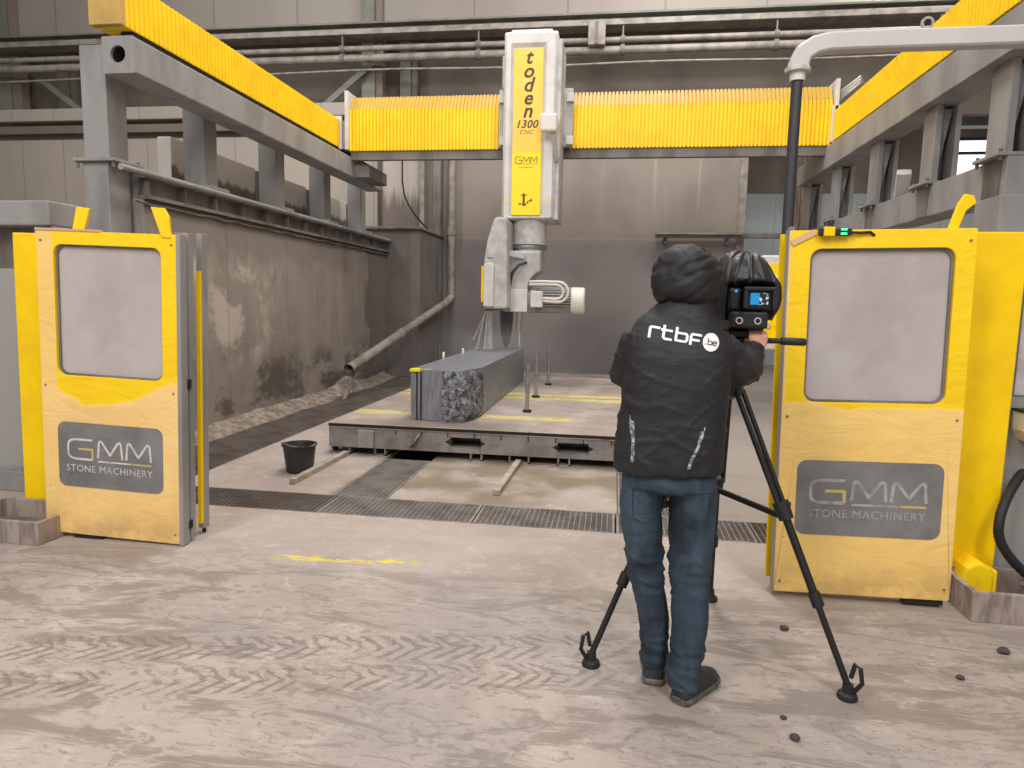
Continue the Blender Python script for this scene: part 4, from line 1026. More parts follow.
# grey cabinet at far left
gc = thing('grey_enclosure', 'grey steel enclosure with pale panel behind the left yellow post', 'cabinet', (-4.9, 4.7, 0))
mk('top_beam', MB().box(-6.2, -4.12, 4.55, 4.9, 2.03, 2.21), M['steel'], gc, .012)
mk('side_post', MB().box(-4.28, -4.12, 4.58, 4.88, .0, 2.03), M['steel'], gc, .008)
mk('pale_panel', MB().box(-6.2, -4.28, 4.72, 4.76, .16, 1.72), flat('pale_grey_panel', srgb(158, 156, 152), .6), gc)
mk('dark_panel', MB().box(-6.2, -4.28, 4.72, 4.76, 1.72, 2.03), M['steel_dirty'], gc)
mk('plinth', MB().box(-6.2, -4.28, 4.56, 4.9, 0, .16), M['steel'], gc, .01)

# ------------------------------------------------------------------ swinging arm with hose pole and pendant
ar = thing('swing_arm', 'light grey swing arm high on the right with a dark hose pole hanging down', 'arm', (1.14, 5.0, 1.9))
path = [(3.2, 5, 3.283), (1.50, 5, 3.283), (1.32, 5, 3.28), (1.235, 5, 3.262), (1.165, 5, 3.215), (1.145, 5, 3.16), (1.142, 5, 3.10)]
prf = []
P_ = [Vector(p) for p in path]
for i, p in enumerate(P_):
    d = (P_[min(i + 1, len(P_) - 1)] - P_[max(i - 1, 0)]).normalized(); a = Vector((0, 1, 0)); a = (a - d * a.dot(d)).normalized(); b = d.cross(a)
    hw = .057 if i < 4 else .060
    prf.append([p + a * hw * s1 + b * hw * s2 for s1, s2 in ((-1, -.8), (-.8, -1), (.8, -1), (1, -.8), (1, .8), (.8, 1), (-.8, 1), (-1, .8))])
mk('arm_tube', MB().rings(prf), flat('pale_grey_arm_paint', srgb(196, 192, 190), .5, c2=srgb(188, 184, 182), scale=2), ar, 0, 25)
mk('flange', MB().cyl((1.142, 5, 3.10), (1.142, 5, 3.13), .085, n=8), M['white2'], ar, .004)
mk('sleeve', MB().cyl((1.142, 5, 3.045), (1.142, 5, 3.10), .05, n=18), M['offwhite'], ar, 0, True)
mk('lifting_eye', MB().lathe((1.92, 5.0, 3.385), [(.025, -.008), (.04, -.008), (.04, .008), (.025, .008)], 16, 'y', False), M['steel'], ar, 0, True)
mk('hose_pole', MB().tube([(1.142, 5, 3.05), (1.142, 5, 2.4), (1.146, 5, 1.9)], [.036, .037, .037], 18), M['hose'], ar, 0, True)
pdn = thing('control_pendant', 'white framed control pendant with yellow face hanging behind the camera', 'control panel', (1.1, 5.0, 1.25))
mk('housing', MB().box(.985, 1.30, 4.98, 5.10, 1.25, 1.90), M['white'], pdn, .012); mk('yellow_face', MB().box(1.0, 1.28, 4.972, 4.982, 1.30, 1.84), M['yellow'], pdn)
mk('screen', MB().box(1.03, 1.26, 4.968, 4.974, 1.55, 1.76), M['white_print'], pdn)
for x in (1.05, 1.12): mk('button', MB().cyl((x, 4.955, 1.42), (x, 4.973, 1.42), .018, n=14), M['white2'], pdn, 0, True)

# ------------------------------------------------------------------ tripod
tp = thing('tripod', 'black video tripod with spread legs and a pan handle under the camera', 'tripod', (.52, 3.06, 0))
apex = Vector((.475, 3.06, 1.19))
for foot in ((-.045, 2.807, 0), (.977, 2.744, 0), (.555, 3.583, 0)):
    f = Vector(foot); hor = Vector((f.x - apex.x, f.y - apex.y, 0)).normalized(); side = Vector((-hor.y, hor.x, 0))
    top = apex + hor * .075; end = f + Vector((0, 0, .05)); m1 = top.lerp(end, .42); m2 = top.lerp(end, .72)
    lg_ = MB()
    for s in (-1, 1): lg_.cyl(top + side * .034 * s, m1 + side * .026 * s, .0115, n=12)
    L = mk('leg', lg_, M['black'], tp, 0, True)
    lo_ = MB()
    lo_.cyl(m1, m2, .017, n=12); lo_.cyl(m2, end, .0135, n=12)
    mk('lower_tube', lo_, M['black'], L, 0, True)
    cl = MB().cyl(m1 - (end - top).normalized() * .035, m1 + (end - top).normalized() * .04, .034, .03, n=14)
    cl.bar(m1 + side * .03, m1 + side * .075 + Vector((0, 0, .01)), .014, .018)
    mk('leg_lock', cl, M['rubber'], L, 0, 40)
    mk('leg_collar', MB().cyl(m2 - (end - top).normalized() * .03, m2 + (end - top).normalized() * .03, .024, n=14), M['rubber'], L, 0, 40)
    sp = MB().bar(Vector((apex.x, apex.y, .74)), m1 + Vector((0, 0, -.03)), .016, .022); mk('spreader', sp, M['black'], L)
    ft = MB().lathe((f.x, f.y, 0), [(.038, 0), (.04, .008), (.036, .02), (.022, .028), (.02, .06)], 18)
    lp0 = f + hor * .02 + Vector((0, 0, .03))
    ft.tube([lp0 + side * .0, lp0 + hor * .03 + Vector((0, 0, .05)), lp0 + hor * .02 + Vector((0, 0, .11)), lp0 + hor * .0 + Vector((0, 0, .12)), lp0 + hor * -.012 + Vector((0, 0, .06))], .009, 8)
    mk('rubber_foot', ft, M['rubber'], L, 0, 40)
mk('bowl', MB().lathe((apex.x, apex.y, 0), [(.05, 1.15), (.085, 1.17), (.09, 1.215), (.06, 1.235), (.045, 1.25)], 20), M['black'], tp, 0, 40)
mk('fluid_head', MB().box(.43, .56, 3.0, 3.13, 1.25, 1.42).cyl((.42, 3.06, 1.33), (.58, 3.06, 1.33), .045, n=18), M['black'], tp, .01)
mk('camera_plate', MB().box(.475, .565, 2.98, 3.22, 1.42, 1.445), M['rubber'], tp, .005)
ph = mk('pan_handle', MB().tube([(.575, 3.03, 1.37), (.60, 3.0, 1.400), (.62, 2.99, 1.408), (.70, 2.99, 1.408)], [.012, .013, .012, .011], 12), M['black'], tp, 0, True)
mk('handle_grip', MB().tube([(.685, 2.99, 1.408), (.69, 2.99, 1.408), (.78, 2.99, 1.406), (.788, 2.99, 1.406)], [.012, .0165, .0165, .012], 14), M['rubber'], ph, 0, True)

# ------------------------------------------------------------------ video camera
vc = thing('video_camera', 'broadcast video camera wrapped in a black rain cover on the tripod', 'video camera', (.54, 3.05, 1.41))
mk('camera_body', MB().box(.475, .625, 3.01, 3.30, 1.445, 1.65), M['black'], vc, .012)
mk('lens', MB().lathe((.55, 0, 1.52), [(.05, 3.30), (.055, 3.32), (.055, 3.42), (.062, 3.44), (.062, 3.50), (.05, 3.51)], 22, 'y'), M['black'], vc, 0, 35)
bp = mk('battery_plate', MB().box(.470, .620, 2.93, 3.005, 1.458, 1.528), M['rubber'], vc, .01)
for x in (.505, .578):
    mk('socket_ring', MB().lathe((x, 2.928, 1.490), [(.009, -.004), (.015, -.004), (.015, .004), (.009, .004)], 18, 'y', False), M['white2'], bp, 0, True)
vf = mk('viewfinder', MB().box(.52, .635, 2.92, 3.0, 1.535, 1.622), M['black'], vc, .012)
mk('screen', MB().box(.543, .612, 2.915, 2.922, 1.556, 1.603), M['screen'], vf)
mk('screen_hood', MB().box(.515, .64, 2.90, 2.925, 1.613, 1.628).box(.515, .53, 2.90, 2.925, 1.54, 1.613).box(.626, .64, 2.90, 2.925, 1.54, 1.613), M['rubber'], vf, .004)
mk('status_light', MB().box(.486, .494, 2.944, 2.951, 1.606, 1.614), M['blue_led'], vc)
mk('rear_panel', MB().box(.462, .515, 2.95, 3.01, 1.53, 1.625), M['black'], vc, .012)
rc = MB(); rs = []; NR = 56
def cov_pt(z, xl, xr, yf, yb, j, pull):
    an = 2 * PI * j / NR; ca, sa = math.cos(an), math.sin(an)
    cx, cy = (xl + xr) / 2, (yf + yb) / 2
    x = cx + (xr - xl) / 2 * math.copysign(abs(ca) ** .75, ca); y = cy + (yb - yf) / 2 * math.copysign(abs(sa) ** .75, sa)
    if pull and sa < 0 and .455 < x < .642: y = max(y, 3.005)
    return (x, y, z)
for z, xl, xr, yf, yb, pull in ((1.492, .445, .655, 2.93, 3.26, 1), (1.515, .435, .668, 2.925, 3.28, 1), (1.54, .428, .682, 2.92, 3.30, 1), (1.585, .424, .688, 2.915, 3.32, 1), (1.632, .424, .682, 2.912, 3.33, 1),
        (1.643, .424, .680, 2.900, 3.335, 0), (1.67, .426, .660, 2.907, 3.34, 0), (1.70, .431, .644, 2.925, 3.34, 0), (1.735, .442, .622, 2.95, 3.32, 0), (1.762, .462, .600, 2.985, 3.29, 0), (1.778, .490, .575, 3.03, 3.24, 0), (1.783, .515, .550, 3.07, 3.2, 0)):
    rs.append([cov_pt(z, xl, xr, yf, yb, j, pull) for j in range(NR)])
rc.rings(rs, False, True)
cvr = mk('rain_cover', rc, M['cover'], vc)
md = cvr.modifiers.new('sub', 'SUBSURF'); md.levels = 2; md.render_levels = 2
bpy.context.view_layer.update(); dg = bpy.context.evaluated_depsgraph_get(); me = bpy.data.meshes.new_from_object(cvr.evaluated_get(dg)); cvr.modifiers.clear(); cvr.data = me
nn = [v.normal.copy() for v in me.vertices]
for v, n_ in zip(me.vertices, nn):
    p = v.co + Vector((.54, 3.05, 1.41)); an = math.atan2(p.y - 3.1, p.x - .55)
    r = abs(noise.noise((math.cos(an) * 3.2, math.sin(an) * 3.2, p.z * 2.2)))
    v.co += n_ * (.012 * max(0, .25 - r) / .25 + .007 * noise.noise((p.x * 18, p.y * 12, p.z * 9)) - .004)
me.polygons.foreach_set('use_smooth', [True] * len(me.polygons))
if not me.materials: me.materials.append(M['cover'])

# ------------------------------------------------------------------ person
pr = thing('person', 'person in black hooded jacket and blue jeans filming at the tripod camera', 'person', (.26, 2.68, 0))
def ell(cx, cy, z, rx, ry, n=28, p=2.3, tilt=0.0):
    out = []
    for j in range(n):
        a = 2 * PI * j / n; c, s = math.cos(a), math.sin(a)
        x = rx * math.copysign(abs(c) ** (2 / p), c); y = ry * math.copysign(abs(s) ** (2 / p), s)
        out.append((cx + x, cy + y, z + tilt * x))
    return out
def remesh(mb, name, mat, parent, voxel, smooth_it=4, fold=None):
    o = mk(name, mb, mat, parent)
    md = o.modifiers.new('r', 'REMESH'); md.mode = 'VOXEL'; md.voxel_size = voxel
    ms = o.modifiers.new('s', 'SMOOTH'); ms.factor = .5; ms.iterations = smooth_it
    bpy.context.view_layer.update()
    dg = bpy.context.evaluated_depsgraph_get(); me = bpy.data.meshes.new_from_object(o.evaluated_get(dg))
    o.modifiers.clear(); old = o.data; o.data = me; bpy.data.meshes.remove(old)
    me.name = name
    if not me.materials: me.materials.append(mat)
    if fold:
        off = Vector(wloc(parent))
        nn = [v.normal.copy() for v in me.vertices]
        for v, n_ in zip(me.vertices, nn):
            v.co += n_ * fold(v.co + off)
        me.update()
    me.polygons.foreach_set('use_smooth', [True] * len(me.polygons))
    return o

def finger(mb, base, dirs, lens, r):
    p = [Vector(base)]
    for d, l in zip(dirs, lens): p.append(p[-1] + Vector(d).normalized() * l)
    mb.tube(p, [r, r * .95, r * .88, r * .7][:len(p)], 8); mb.ball(p[-1], r * .72, 8, 6)

# body (continuous): legs, trunk, neck, head, arms, hands
bm_ = MB()
HC = Vector((.285, 2.80, 1.645)); face = Vector((.45, .89, -.05)).normalized(); fside = face.cross(Vector((0, 0, 1))).normalized()
bm_.rings([ell(.235, 2.70, .86, .15, .10), ell(.235, 2.70, .95, .15, .10), ell(.235, 2.70, 1.10, .135, .09), ell(.245, 2.71, 1.28, .155, .10), ell(.255, 2.73, 1.40, .145, .09), ell(.26, 2.74, 1.45, .10, .07), ell(.268, 2.76, 1.50, .06, .06), ell(.275, 2.78, 1.58, .056, .058)])
hr = []
for k, (dz, a, b, off) in enumerate(((-.125, .03, .035, .035), (-.105, .05, .06, .025), (-.07, .062, .078, .012), (-.02, .072, .092, 0), (.03, .077, .098, -.006), (.075, .07, .09, -.01), (.11, .045, .06, -.012), (.125, .015, .02, -.012))):
    c = HC + face * off + Vector((0, 0, dz)); hr.append([c + fside * a * math.cos(2 * PI * j / 24) + face * b * math.sin(2 * PI * j / 24) for j in range(24)])
bm_.rings(hr)
bm_.tube([HC + face * .088 + Vector((0, 0, .01)), HC + face * .112 + Vector((0, 0, -.028)), HC + face * .088 + Vector((0, 0, -.04))], [.008, .014, .010], 8)
for s in (-1, 1):
    bm_.ball(HC + fside * .076 * s + Vector((0, 0, -.01)) - face * .01, (.012, .02, .03), 10, 8)
    bm_.ball(HC + face * .078 + fside * .032 * s + Vector((0, 0, .002)), .013, 10, 8)
bm_.tube([HC + face * .087 + fside * -.022 + Vector((0, 0, -.068)), HC + face * .094 + Vector((0, 0, -.068)), HC + face * .087 + fside * .022 + Vector((0, 0, -.068))], .007, 8)
armL = [Vector((.165, 2.74, 1.40)), Vector((.06, 2.785, 1.255)), Vector((.26, 2.985, 1.34)), Vector((.30, 3.01, 1.365))]
armR = [Vector((.345, 2.745, 1.39)), Vector((.495, 2.795, 1.30)), Vector((.566, 2.93, 1.38)), Vector((.578, 2.955, 1.405))]
for arm in (armL, armR): bm_.tube(arm, [.042, .036, .027, .025], 12)
for lg in ([(.14, 2.705, .90), (.132, 2.71, .74), (.154, 2.72, .53), (.182, 2.735, .38), (.203, 2.745, .28), (.214, 2.752, .075)], [(.325, 2.70, .90), (.331, 2.70, .74), (.334, 2.695, .53), (.337, 2.675, .38), (.338, 2.655, .28), (.318, 2.628, .06)]):
    bm_.tube(lg, [.075, .062, .048, .045, .04, .03], 14)
# right hand round the pan handle: palm on the near side, fingers over the bar
pc = Vector((.592, 2.968, 1.412))
bm_.rings([[pc + Vector((dx * w_, dy * .011, dz)) for dx, dy in ((-1, -1), (1, -1), (1, 1), (-1, 1))] for dz, w_ in ((-.045, .024), (-.02, .036), (.012, .040), (.022, .038))])
bm_.tube([armR[2], pc + Vector((-.005, 0, -.03))], [.026, .026], 10)
for i in range(4):
    x = pc.x - .031 + i * .0205; l = [.030, .034, .032, .026][i]
    finger(bm_, (x, pc.y + .002, 1.425), [(0, .35, 1), (0, 1, .25), (0, .35, -1)], [l * .6, l, l * .8], .0088)
finger(bm_, (pc.x - .036, pc.y, 1.395), [(-.2, .6, .3), (.5, 1, .2)], [.03, .026], .010)
# left hand flat under the camera side
lc = armL[3]; ld_ = Vector((.6, .45, .35)).normalized(); ls = ld_.cross(Vector((0, 0, 1))).normalized(); lu = ls.cross(ld_)
bm_.rings([[lc + ld_ * t + ls * sx * w_ + lu * sz * .012 for sx, sz in ((-1, -1), (1, -1), (1, 1), (-1, 1))] for t, w_ in ((-.01, .026), (.03, .038), (.075, .040), (.09, .038))])
for i in range(4):
    b0 = lc + ld_ * .085 + ls * (-.030 + i * .020); l = [.030, .036, .034, .027][i]
    finger(bm_, b0, [ld_ + lu * .15, ld_ * .7 + lu * .7, ld_ * .2 + lu], [l, l * .8, l * .6], .0088)
finger(bm_, lc + ld_ * .03 - ls * .036, [ld_ * .6 - ls * .6 + lu * .4, ld_ + lu * .6], [.035, .028], .010)
remesh(bm_, 'body', M['skin'], pr, .006, 3)

for s_ in (-1, 1):
    e_ = MB().ball(HC + face * .0885 + fside * .032 * s_ + Vector((0, 0, .004)), .0065, 10, 8); mk('eye', e_, M['black'], pr, 0, True)
    e_ = MB().bar(HC + face * .094 + fside * .018 * s_ + Vector((0, 0, .024)), HC + face * .086 + fside * .048 * s_ + Vector((0, 0, .022)), .006, .006); mk('eyebrow', e_, M['hair'], pr)
# hair under the hood
hb_ = MB()
hb_.ball(HC - face * .012 + Vector((0, 0, .03)), (.088, .098, .102), 18, 12); mk('hair', hb_, M['hair'], pr, 0, True)

# jeans
jm = MB()
jm.rings([ell(.235, 2.70, .96, .165, .125), ell(.235, 2.695, .88, .184, .135), ell(.236, 2.695, .845, .184, .132), ell(.236, 2.70, .83, .18, .12)])
def leg(rows): jm.rings([ell(cx, cy, z, rx, ry, 22, 2.1) for z, cx, cy, rx, ry in rows])
leg([(.87, .140, 2.705, .088, .115), (.80, .133, 2.705, .086, .112), (.74, .130, 2.71, .084, .108), (.62, .144, 2.715, .079, .098), (.53, .154, 2.72, .075, .088), (.46, .165, 2.725, .070, .080), (.38, .182, 2.735, .066, .080), (.28, .203, 2.745, .062, .078), (.18, .212, 2.75, .059, .070), (.115, .214, 2.752, .057, .068), (.070, .214, 2.752, .056, .066)])
leg([(.87, .325, 2.70, .092, .12), (.80, .330, 2.70, .092, .115), (.74, .331, 2.70, .091, .112), (.62, .332, 2.70, .087, .10), (.53, .334, 2.695, .084, .092), (.46, .335, 2.69, .076, .085), (.38, .337, 2.675, .073, .085), (.28, .338, 2.655, .069, .082), (.18, .330, 2.64, .065, .075), (.12, .322, 2.632, .064, .072), (.05, .318, 2.628, .062, .07)])
def jfold(p):
    v = 0
    a = 1.0 if p.z < .22 else (.75 if .40 < p.z < .60 else .2)
    k = abs(noise.noise((p.x * 3, p.y * 3, p.z * 15 + p.x * 7))); v += a * .009 * max(0, .12 - k) / .12
    v += a * .010 * noise.noise((p.x * 9, p.y * 9, p.z * 34))
    v += .004 * noise.noise(p * 14)
    return v
jo = remesh(jm, 'jeans', M['jeans'], pr, .008, 5, jfold)
pk = MB()
for cx, s in ((.145, -1), (.33, 1)):
    for (a, b) in (((cx - .052, .845), (cx + .052, .845)), ((cx - .052, .845), (cx - .047, .725)), ((cx + .052, .845), (cx + .047, .725)), ((cx - .047, .725), (cx, .708)), ((cx + .047, .725), (cx, .708))):
        pk.bar((a[0], 2.4, a[1]), (b[0], 2.4, b[1]), .0025, .0025, (0, 1, 0))
# project onto jeans back
def bvh_of(o):
    dg = bpy.context.evaluated_depsgraph_get(); me = o.data; off = wloc(o)
    return BVHTree.FromPolygons([v.co + off for v in me.vertices], [tuple(p.vertices) for p in me.polygons])
jt = bvh_of(jo)
def project(mb, tree, eps):
    out = []
    for p in mb.v:
        h = tree.ray_cast(Vector((p[0], 1.9, p[2])), Vector((0, 1, 0)))
        d = (p[1] - 2.4)
        out.append((p[0], (h[0].y if h[0] is not None else 2.6) - eps + d * .4, p[2]))
    mb.v = out
def subdiv(mb, n):
    for _ in range(n):
        nf = []
        for f in mb.f:
            if len(f) == 4:
                a, b, c, d = [Vector(mb.v[i]) for i in f]; k = len(mb.v)
                mb.v += [tuple((a + b) / 2), tuple((b + c) / 2), tuple((c + d) / 2), tuple((d + a) / 2), tuple((a + b + c + d) / 4)]
                nf += [(f[0], k, k + 4, k + 3), (k, f[1], k + 1, k + 4), (k + 4, k + 1, f[2], k + 2), (k + 3, k + 4, k + 2, f[3])]
            else: nf.append(f)
        mb.f = nf
subdiv(pk, 2); project(pk, jt, .0015)
mk('pocket_seam', pk, flat('dark_seam', srgb(38, 50, 66), .9), jo)

# jacket
jk = MB()
jk.rings([ell(.226, 2.695, .906, .207, .150, 32, 2.4, .03), ell(.226, 2.695, .93, .210, .152, 32, 2.4, .03), ell(.228, 2.695, 1.0, .212, .150, 32, 2.4, .02), ell(.234, 2.70, 1.12, .205, .145, 32), ell(.242, 2.70, 1.25, .201, .142, 32), ell(.248, 2.71, 1.35, .206, .140, 32), ell(.252, 2.72, 1.41, .202, .132, 32, 2.4, -.10), ell(.258, 2.735, 1.465, .172, .12, 32, 2.3, -.16), ell(.262, 2.75, 1.51, .130, .10, 32, 2.2, -.14), ell(.268, 2.765, 1.555, .10, .09, 32, 2.1), ell(.272, 2.775, 1.60, .092, .085, 32, 2.1)])
jk.tube([Vector((.160, 2.735, 1.42)), Vector((.086, 2.75, 1.385)), Vector((.048, 2.785, 1.26)), Vector((.10, 2.84, 1.255)), Vector((.18, 2.915, 1.30)), Vector((.255, 2.98, 1.338))], [.074, .074, .065, .064, .056, .044], 18)
jk.tube([Vector((.35, 2.74, 1.40)), Vector((.430, 2.755, 1.355)), Vector((.492, 2.785, 1.30)), Vector((.522, 2.835, 1.30)), Vector((.545, 2.885, 1.335)), Vector((.566, 2.935, 1.38))], [.085, .078, .074, .070, .058, .046], 18)
def kfold(p):
    arm = p.x < .075 or p.x > .445
    # broad soft drags plus fine diagonal creases
    v = .0040 * noise.noise((p.x * 4 + p.z * 4, p.y * 5, p.z * 7 - p.x * 6)) + .0016 * noise.noise((p.x * 12 - p.z * 8, p.y * 14, p.z * 24 + p.x * 10))
    c = 0.0
    for f, ph, sl in ((9, 0, .55), (11, 4.7, -.4), (7, 9.1, .25)):
        r = abs(noise.noise((p.x * 3.2 + ph, p.y * 2.5, (p.z + sl * p.x) * f + ph)))
        c += max(0, .06 - r) / .06
    flat = 1.34 < p.z < 1.49 and not arm
    v += (.0010 if flat else .0034) * c
    if p.z < .97: v += .003 * math.sin(p.x * 46 + p.z * 9)
    if arm: v += .006 * noise.noise((p.x * 9, p.y * 9, p.z * 30 + p.x * 22))
    return v
jo_ = remesh(jk, 'jacket', M['jacket'], pr, .008, 6, kfold)
tree = bvh_of(jo_)
# hood, pulled up: shell open towards the camera viewfinder
hd_ = MB(); rs = []
hdir = Vector((.34, .94, 0)).normalized(); hs_ = hdir.cross(Vector((0, 0, 1))).normalized()
HB = Vector((.268, 2.775, 1.655))
for t, a, zu, zd in ((-.138, .015, .03, .03), (-.134, .055, .065, .06), (-.118, .090, .096, .088), (-.088, .114, .116, .108), (-.045, .127, .127, .122), (.005, .131, .131, .132), (.05, .130, .130, .138), (.09, .122, .122, .125), (.115, .108, .108, .105), (.112, .098, .098, .098), (.06, .112, .115, .13), (0, .116, .118, .14)):
    c = HB + hdir * t; ring = []
    for j in range(40):
        an = 2 * PI * j / 40; ca, sa = math.cos(an), math.sin(an)
        ring.append(c + hs_ * a * math.copysign(abs(ca) ** (.9 if sa > 0 else .55), ca) + Vector((0, 0, (zu if sa > 0 else zd) * sa)))
    rs.append(ring)
hd_.rings(rs, True, False)
# flared skirt of the hood that meets the collar
ho = mk('hood', hd_, M['jacket'], pr)
sk = ho.modifiers.new('sub', 'SUBSURF'); sk.levels = 2; sk.render_levels = 2
bpy.context.view_layer.update()
dg = bpy.context.evaluated_depsgraph_get(); me = bpy.data.meshes.new_from_object(ho.evaluated_get(dg)); ho.modifiers.clear(); ho.data = me
off = wloc(pr); nn = [v.normal.copy() for v in me.vertices]
for v, n_ in zip(me.vertices, nn):
    p = v.co + off
    q = abs(noise.noise((p.x * 9 + p.z * 5, p.y * 6, p.z * 13 - p.x * 9)))
    v.co += n_ * (.004 * noise.noise((p.x * 9 + p.z * 7, p.y * 8, p.z * 10)) + .0035 * noise.noise((p.x * 26 - p.z * 20, p.y * 20, p.z * 30)) - .006 * max(0, .22 - q) / .22)
    k = max(0, 1.60 - p.z) / .1
    if k > 0: v.co.x += (p.x - .268) * .06 * k
me.polygons.foreach_set('use_smooth', [True] * len(me.polygons))
if not me.materials: me.materials.append(M['jacket'])
# print on the back: r t b F + disc
ox, oz = .124, 1.430
def L2W(x, y, s=1.0):  # logo space -> x,z (slightly tilted)
    x *= .935; y *= .82
    ca, sa = math.cos(-.145), math.sin(-.145)
    return (ox + (x * ca - y * sa), oz + (x * sa + y * ca))
polys = []
H_ = .058; w = .0105
def add(pts): 
    polys.extend(stroke2d(pts, w, True))
def gl(ox_, pts): add([(ox_ + a, b) for a, b in pts])
gl(.000, [(.005, -.004), (.005, H_ * .72), (.010, H_ * .80), (.044, H_ * .80)])
gl(.053, [(.006, H_ * 1.1), (.006, .010), (.012, .003), (.040, .003)]); gl(.053, [(-.006, H_ * .72), (.040, H_ * .72)])
gl(.103, [(.005, H_ * 1.1), (.005, .005), (.042, .005), (.048, .012), (.048, H_ * .55), (.043, H_ * .68), (.005, H_ * .68)])
gl(.161, [(.005, -.004), (.005, H_ * .66), (.010, H_ * .76), (.046, H_ * .76)]); gl(.161, [(.005, H_ * .34), (.040, H_ * .34)])
lgm = MB()
for p in polys: lgm.add([(L2W(x, y)[0], 2.4, L2W(x, y)[1]) for x, y in p], [tuple(range(len(p)))])
lgm.add([(L2W(.246 + .033 * math.cos(a), .022 + .041 * math.sin(a))[0], 2.4, L2W(.246 + .033 * math.cos(a), .022 + .041 * math.sin(a))[1]) for a in [2 * PI * k / 32 for k in range(32)]], [tuple(range(32))])
quads = MB(); quads.v = lgm.v; quads.f = lgm.f
subdiv(quads, 1); 
# rebuild the disc as concentric rings so that it follows the cloth
disc = MB(); rr2 = [.0005, .012, .024, .034]
vsd = []
for r in rr2:
    for k in range(32):
        q = L2W(.246 + r * .97 * math.cos(2 * PI * k / 32), .022 + r * 1.2 * math.sin(2 * PI * k / 32)); vsd.append((q[0], 2.4, q[1]))
disc.add(vsd, [(i * 32 + j, i * 32 + (j + 1) % 32, (i + 1) * 32 + (j + 1) % 32, (i + 1) * 32 + j) for i in range(3) for j in range(32)])
quads.f = [f for f in quads.f if len(f) != 32]
project(quads, tree, .0035); project(disc, tree, .0035)
quads.add(disc.v, disc.f)
mk('back_print', quads, M['white_print'], jo_)
ds = MB()
for pts in ([(-.024, -.010), (-.020, -.010)], [(-.012, .014), (-.012, -.010), (.002, -.010), (.004, -.006), (.004, .0), (.0, .004), (-.010, .004)], [(.023, -.010), (.010, -.010), (.008, -.006), (.008, .002), (.011, .005), (.021, .005), (.023, .001), (.022, -.002), (.010, -.002)]):
    for p in stroke2d([(.246 + a, .022 + b * 1.1) for a, b in pts], .0035, True): ds.add([(L2W(x, y)[0], 2.4, L2W(x, y)[1]) for x, y in p], [tuple(range(len(p)))])
project(ds, tree, .0055)
mk('back_print_letters', ds, M['black'], jo_)
def strip(rf_, pts, wd):
    for (a, b), (c, d) in zip(pts, pts[1:]):
        rf_.add([(a - wd / 2, 2.4, b), (a + wd / 2, 2.4, b), (c + wd / 2, 2.4, d), (c - wd / 2, 2.4, d)], [(0, 1, 2, 3)])
for main, fade in (([(.071, 1.128), (.073, 1.09), (.080, 1.05)], [(.080, 1.11), (.085, 1.05), (.086, .99), (.084, .955)]), ([(.344, 1.102), (.335, 1.06), (.318, 1.02)], [(.336, 1.09), (.322, 1.03), (.300, .98), (.289, .945)])):
    q = MB(); strip(q, main, .005); strip(q, fade, .012); subdiv(q, 2); project(q, tree, .003); mk('reflective_strip', q, M['reflect'], jo_)
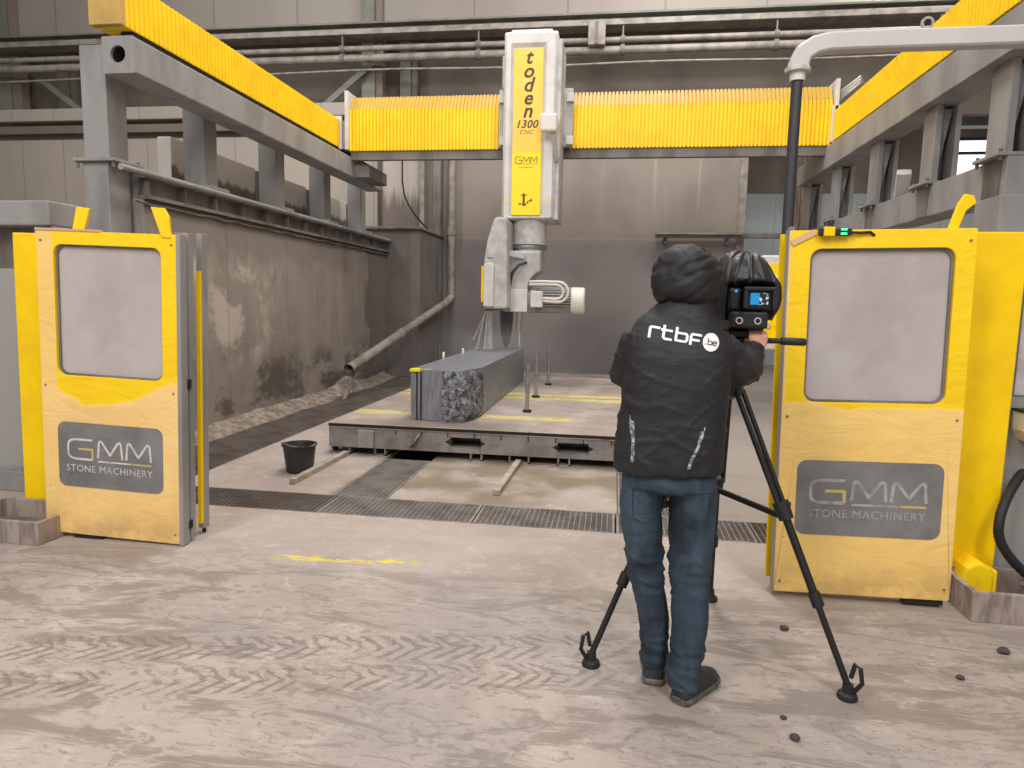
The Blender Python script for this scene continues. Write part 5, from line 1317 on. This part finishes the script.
# shoes
def shoe(heel, toe, label=None):
    h = Vector((heel[0], heel[1], 0)); t = Vector((toe[0], toe[1], 0)); d = (t - h).normalized(); s = Vector((d.y, -d.x, 0)); L = (t - h).length
    up = MB(); rs = []
    for u, w_, top in ((0, .026, .075), (.03, .034, .098), (.12, .038, .11), (.28, .040, .112), (.42, .043, .098), (.58, .048, .080), (.75, .049, .066), (.9, .042, .055), (.98, .026, .045), (1.0, .012, .035)):
        c = h + d * (L * u); ring = []
        for k in range(18):
            a = PI * k / 17; ring.append(c + s * w_ * 1.1 * math.cos(a) + Vector((0, 0, .022 + (top * 1.08 - .022) * math.sin(a) ** .7)))
        rs.append(ring)
    up.rings(rs)
    so_ = mk('shoe', up, M['shoe'], pr, 0, 60)
    sl_ = MB(); rs = []
    for z, gsc in ((.002, .98), (.012, 1.03), (.026, 1.03), (.030, .96)):
        ring = []
        out = []
        for u, w_ in ((0, .022), (.04, .035), (.15, .041), (.35, .042), (.55, .048), (.75, .052), (.9, .045), (.98, .028)): out.append((u, w_))
        for u, w_ in out: ring.append(h + d * (L * (.5 + (u - .5) * gsc * 1.03)) + s * w_ * 1.1 * gsc + Vector((0, 0, z)))
        for u, w_ in reversed(out): ring.append(h + d * (L * (.5 + (u - .5) * gsc * 1.03)) - s * w_ * 1.1 * gsc + Vector((0, 0, z)))
        rs.append(ring)
    sl_.rings(rs); mk('sole', sl_, M['sole'], so_, 0, 40)
    lc_ = MB()
    for u in (.45, .52, .59): c = h + d * (L * u); lc_.bar(c - s * .022 + Vector((0, 0, .104 - (u - .42) * .12)), c + s * .022 + Vector((0, 0, .104 - (u - .42) * .12)), .005, .006)
    mk('lace', lc_, M['hose'], so_)
shoe((.212, 2.69), (.228, 2.95)); shoe((.302, 2.572), (.458, 2.80))

# ------------------------------------------------------------------ lights
def area(name, loc, size, energy, color=(1, .965, .93), target=None, sy=None):
    l = bpy.data.lights.new(name, 'AREA'); l.shape = 'RECTANGLE'; l.size = size; l.size_y = sy or size; l.energy = energy; l.color = color
    o = bpy.data.objects.new(name, l); COL.objects.link(o); o.location = loc
    d = Vector(target) - Vector(loc) if target else Vector((0, 0, -1)); o.rotation_euler = d.to_track_quat('-Z', 'Y').to_euler(); return o
area('overhead_light', (-4.0, -3.0, 8.5), 1.5, 520, sy=5, target=(-2.0, 6.0, 2.0))
area('overhead_light', (3.0, -3.0, 8.5), 1.5, 460, sy=5, target=(0.5, 6.0, 2.0))
area('overhead_light', (-.6, 4.6, 10.5), 1.6, 430, sy=5)
area('overhead_light', (-.8, 9.0, 11.0), 4, 460, sy=1.2)
area('overhead_light', (-9.0, 8.0, 10), 1.5, 420, sy=4, target=(-7, 14, 4))  # added to brighten the left back of the hall, no fixture modelled
area('overhead_light', (2.0, 12.0, 10), 1.5, 320, sy=3, target=(0, 16, 5))  # added light aimed at the rear wall to lift the hall back
area('overhead_light', (6.0, 15.5, 9.5), 1.5, 300, sy=3, target=(5, 19, 3))  # extra light added only to lighten the bluish bay wall
wd = bpy.data.worlds.new('world'); sc.world = wd; wd.use_nodes = True
wd.node_tree.nodes['Background'].inputs[0].default_value = (.95, .93, .92, 1); wd.node_tree.nodes['Background'].inputs[1].default_value = .6

vs_ = sc.view_settings; vs_.view_transform = 'Standard'; vs_.look = 'None'; vs_.gamma = 1.0; vs_.exposure = 0.0; vs_.use_curve_mapping = False
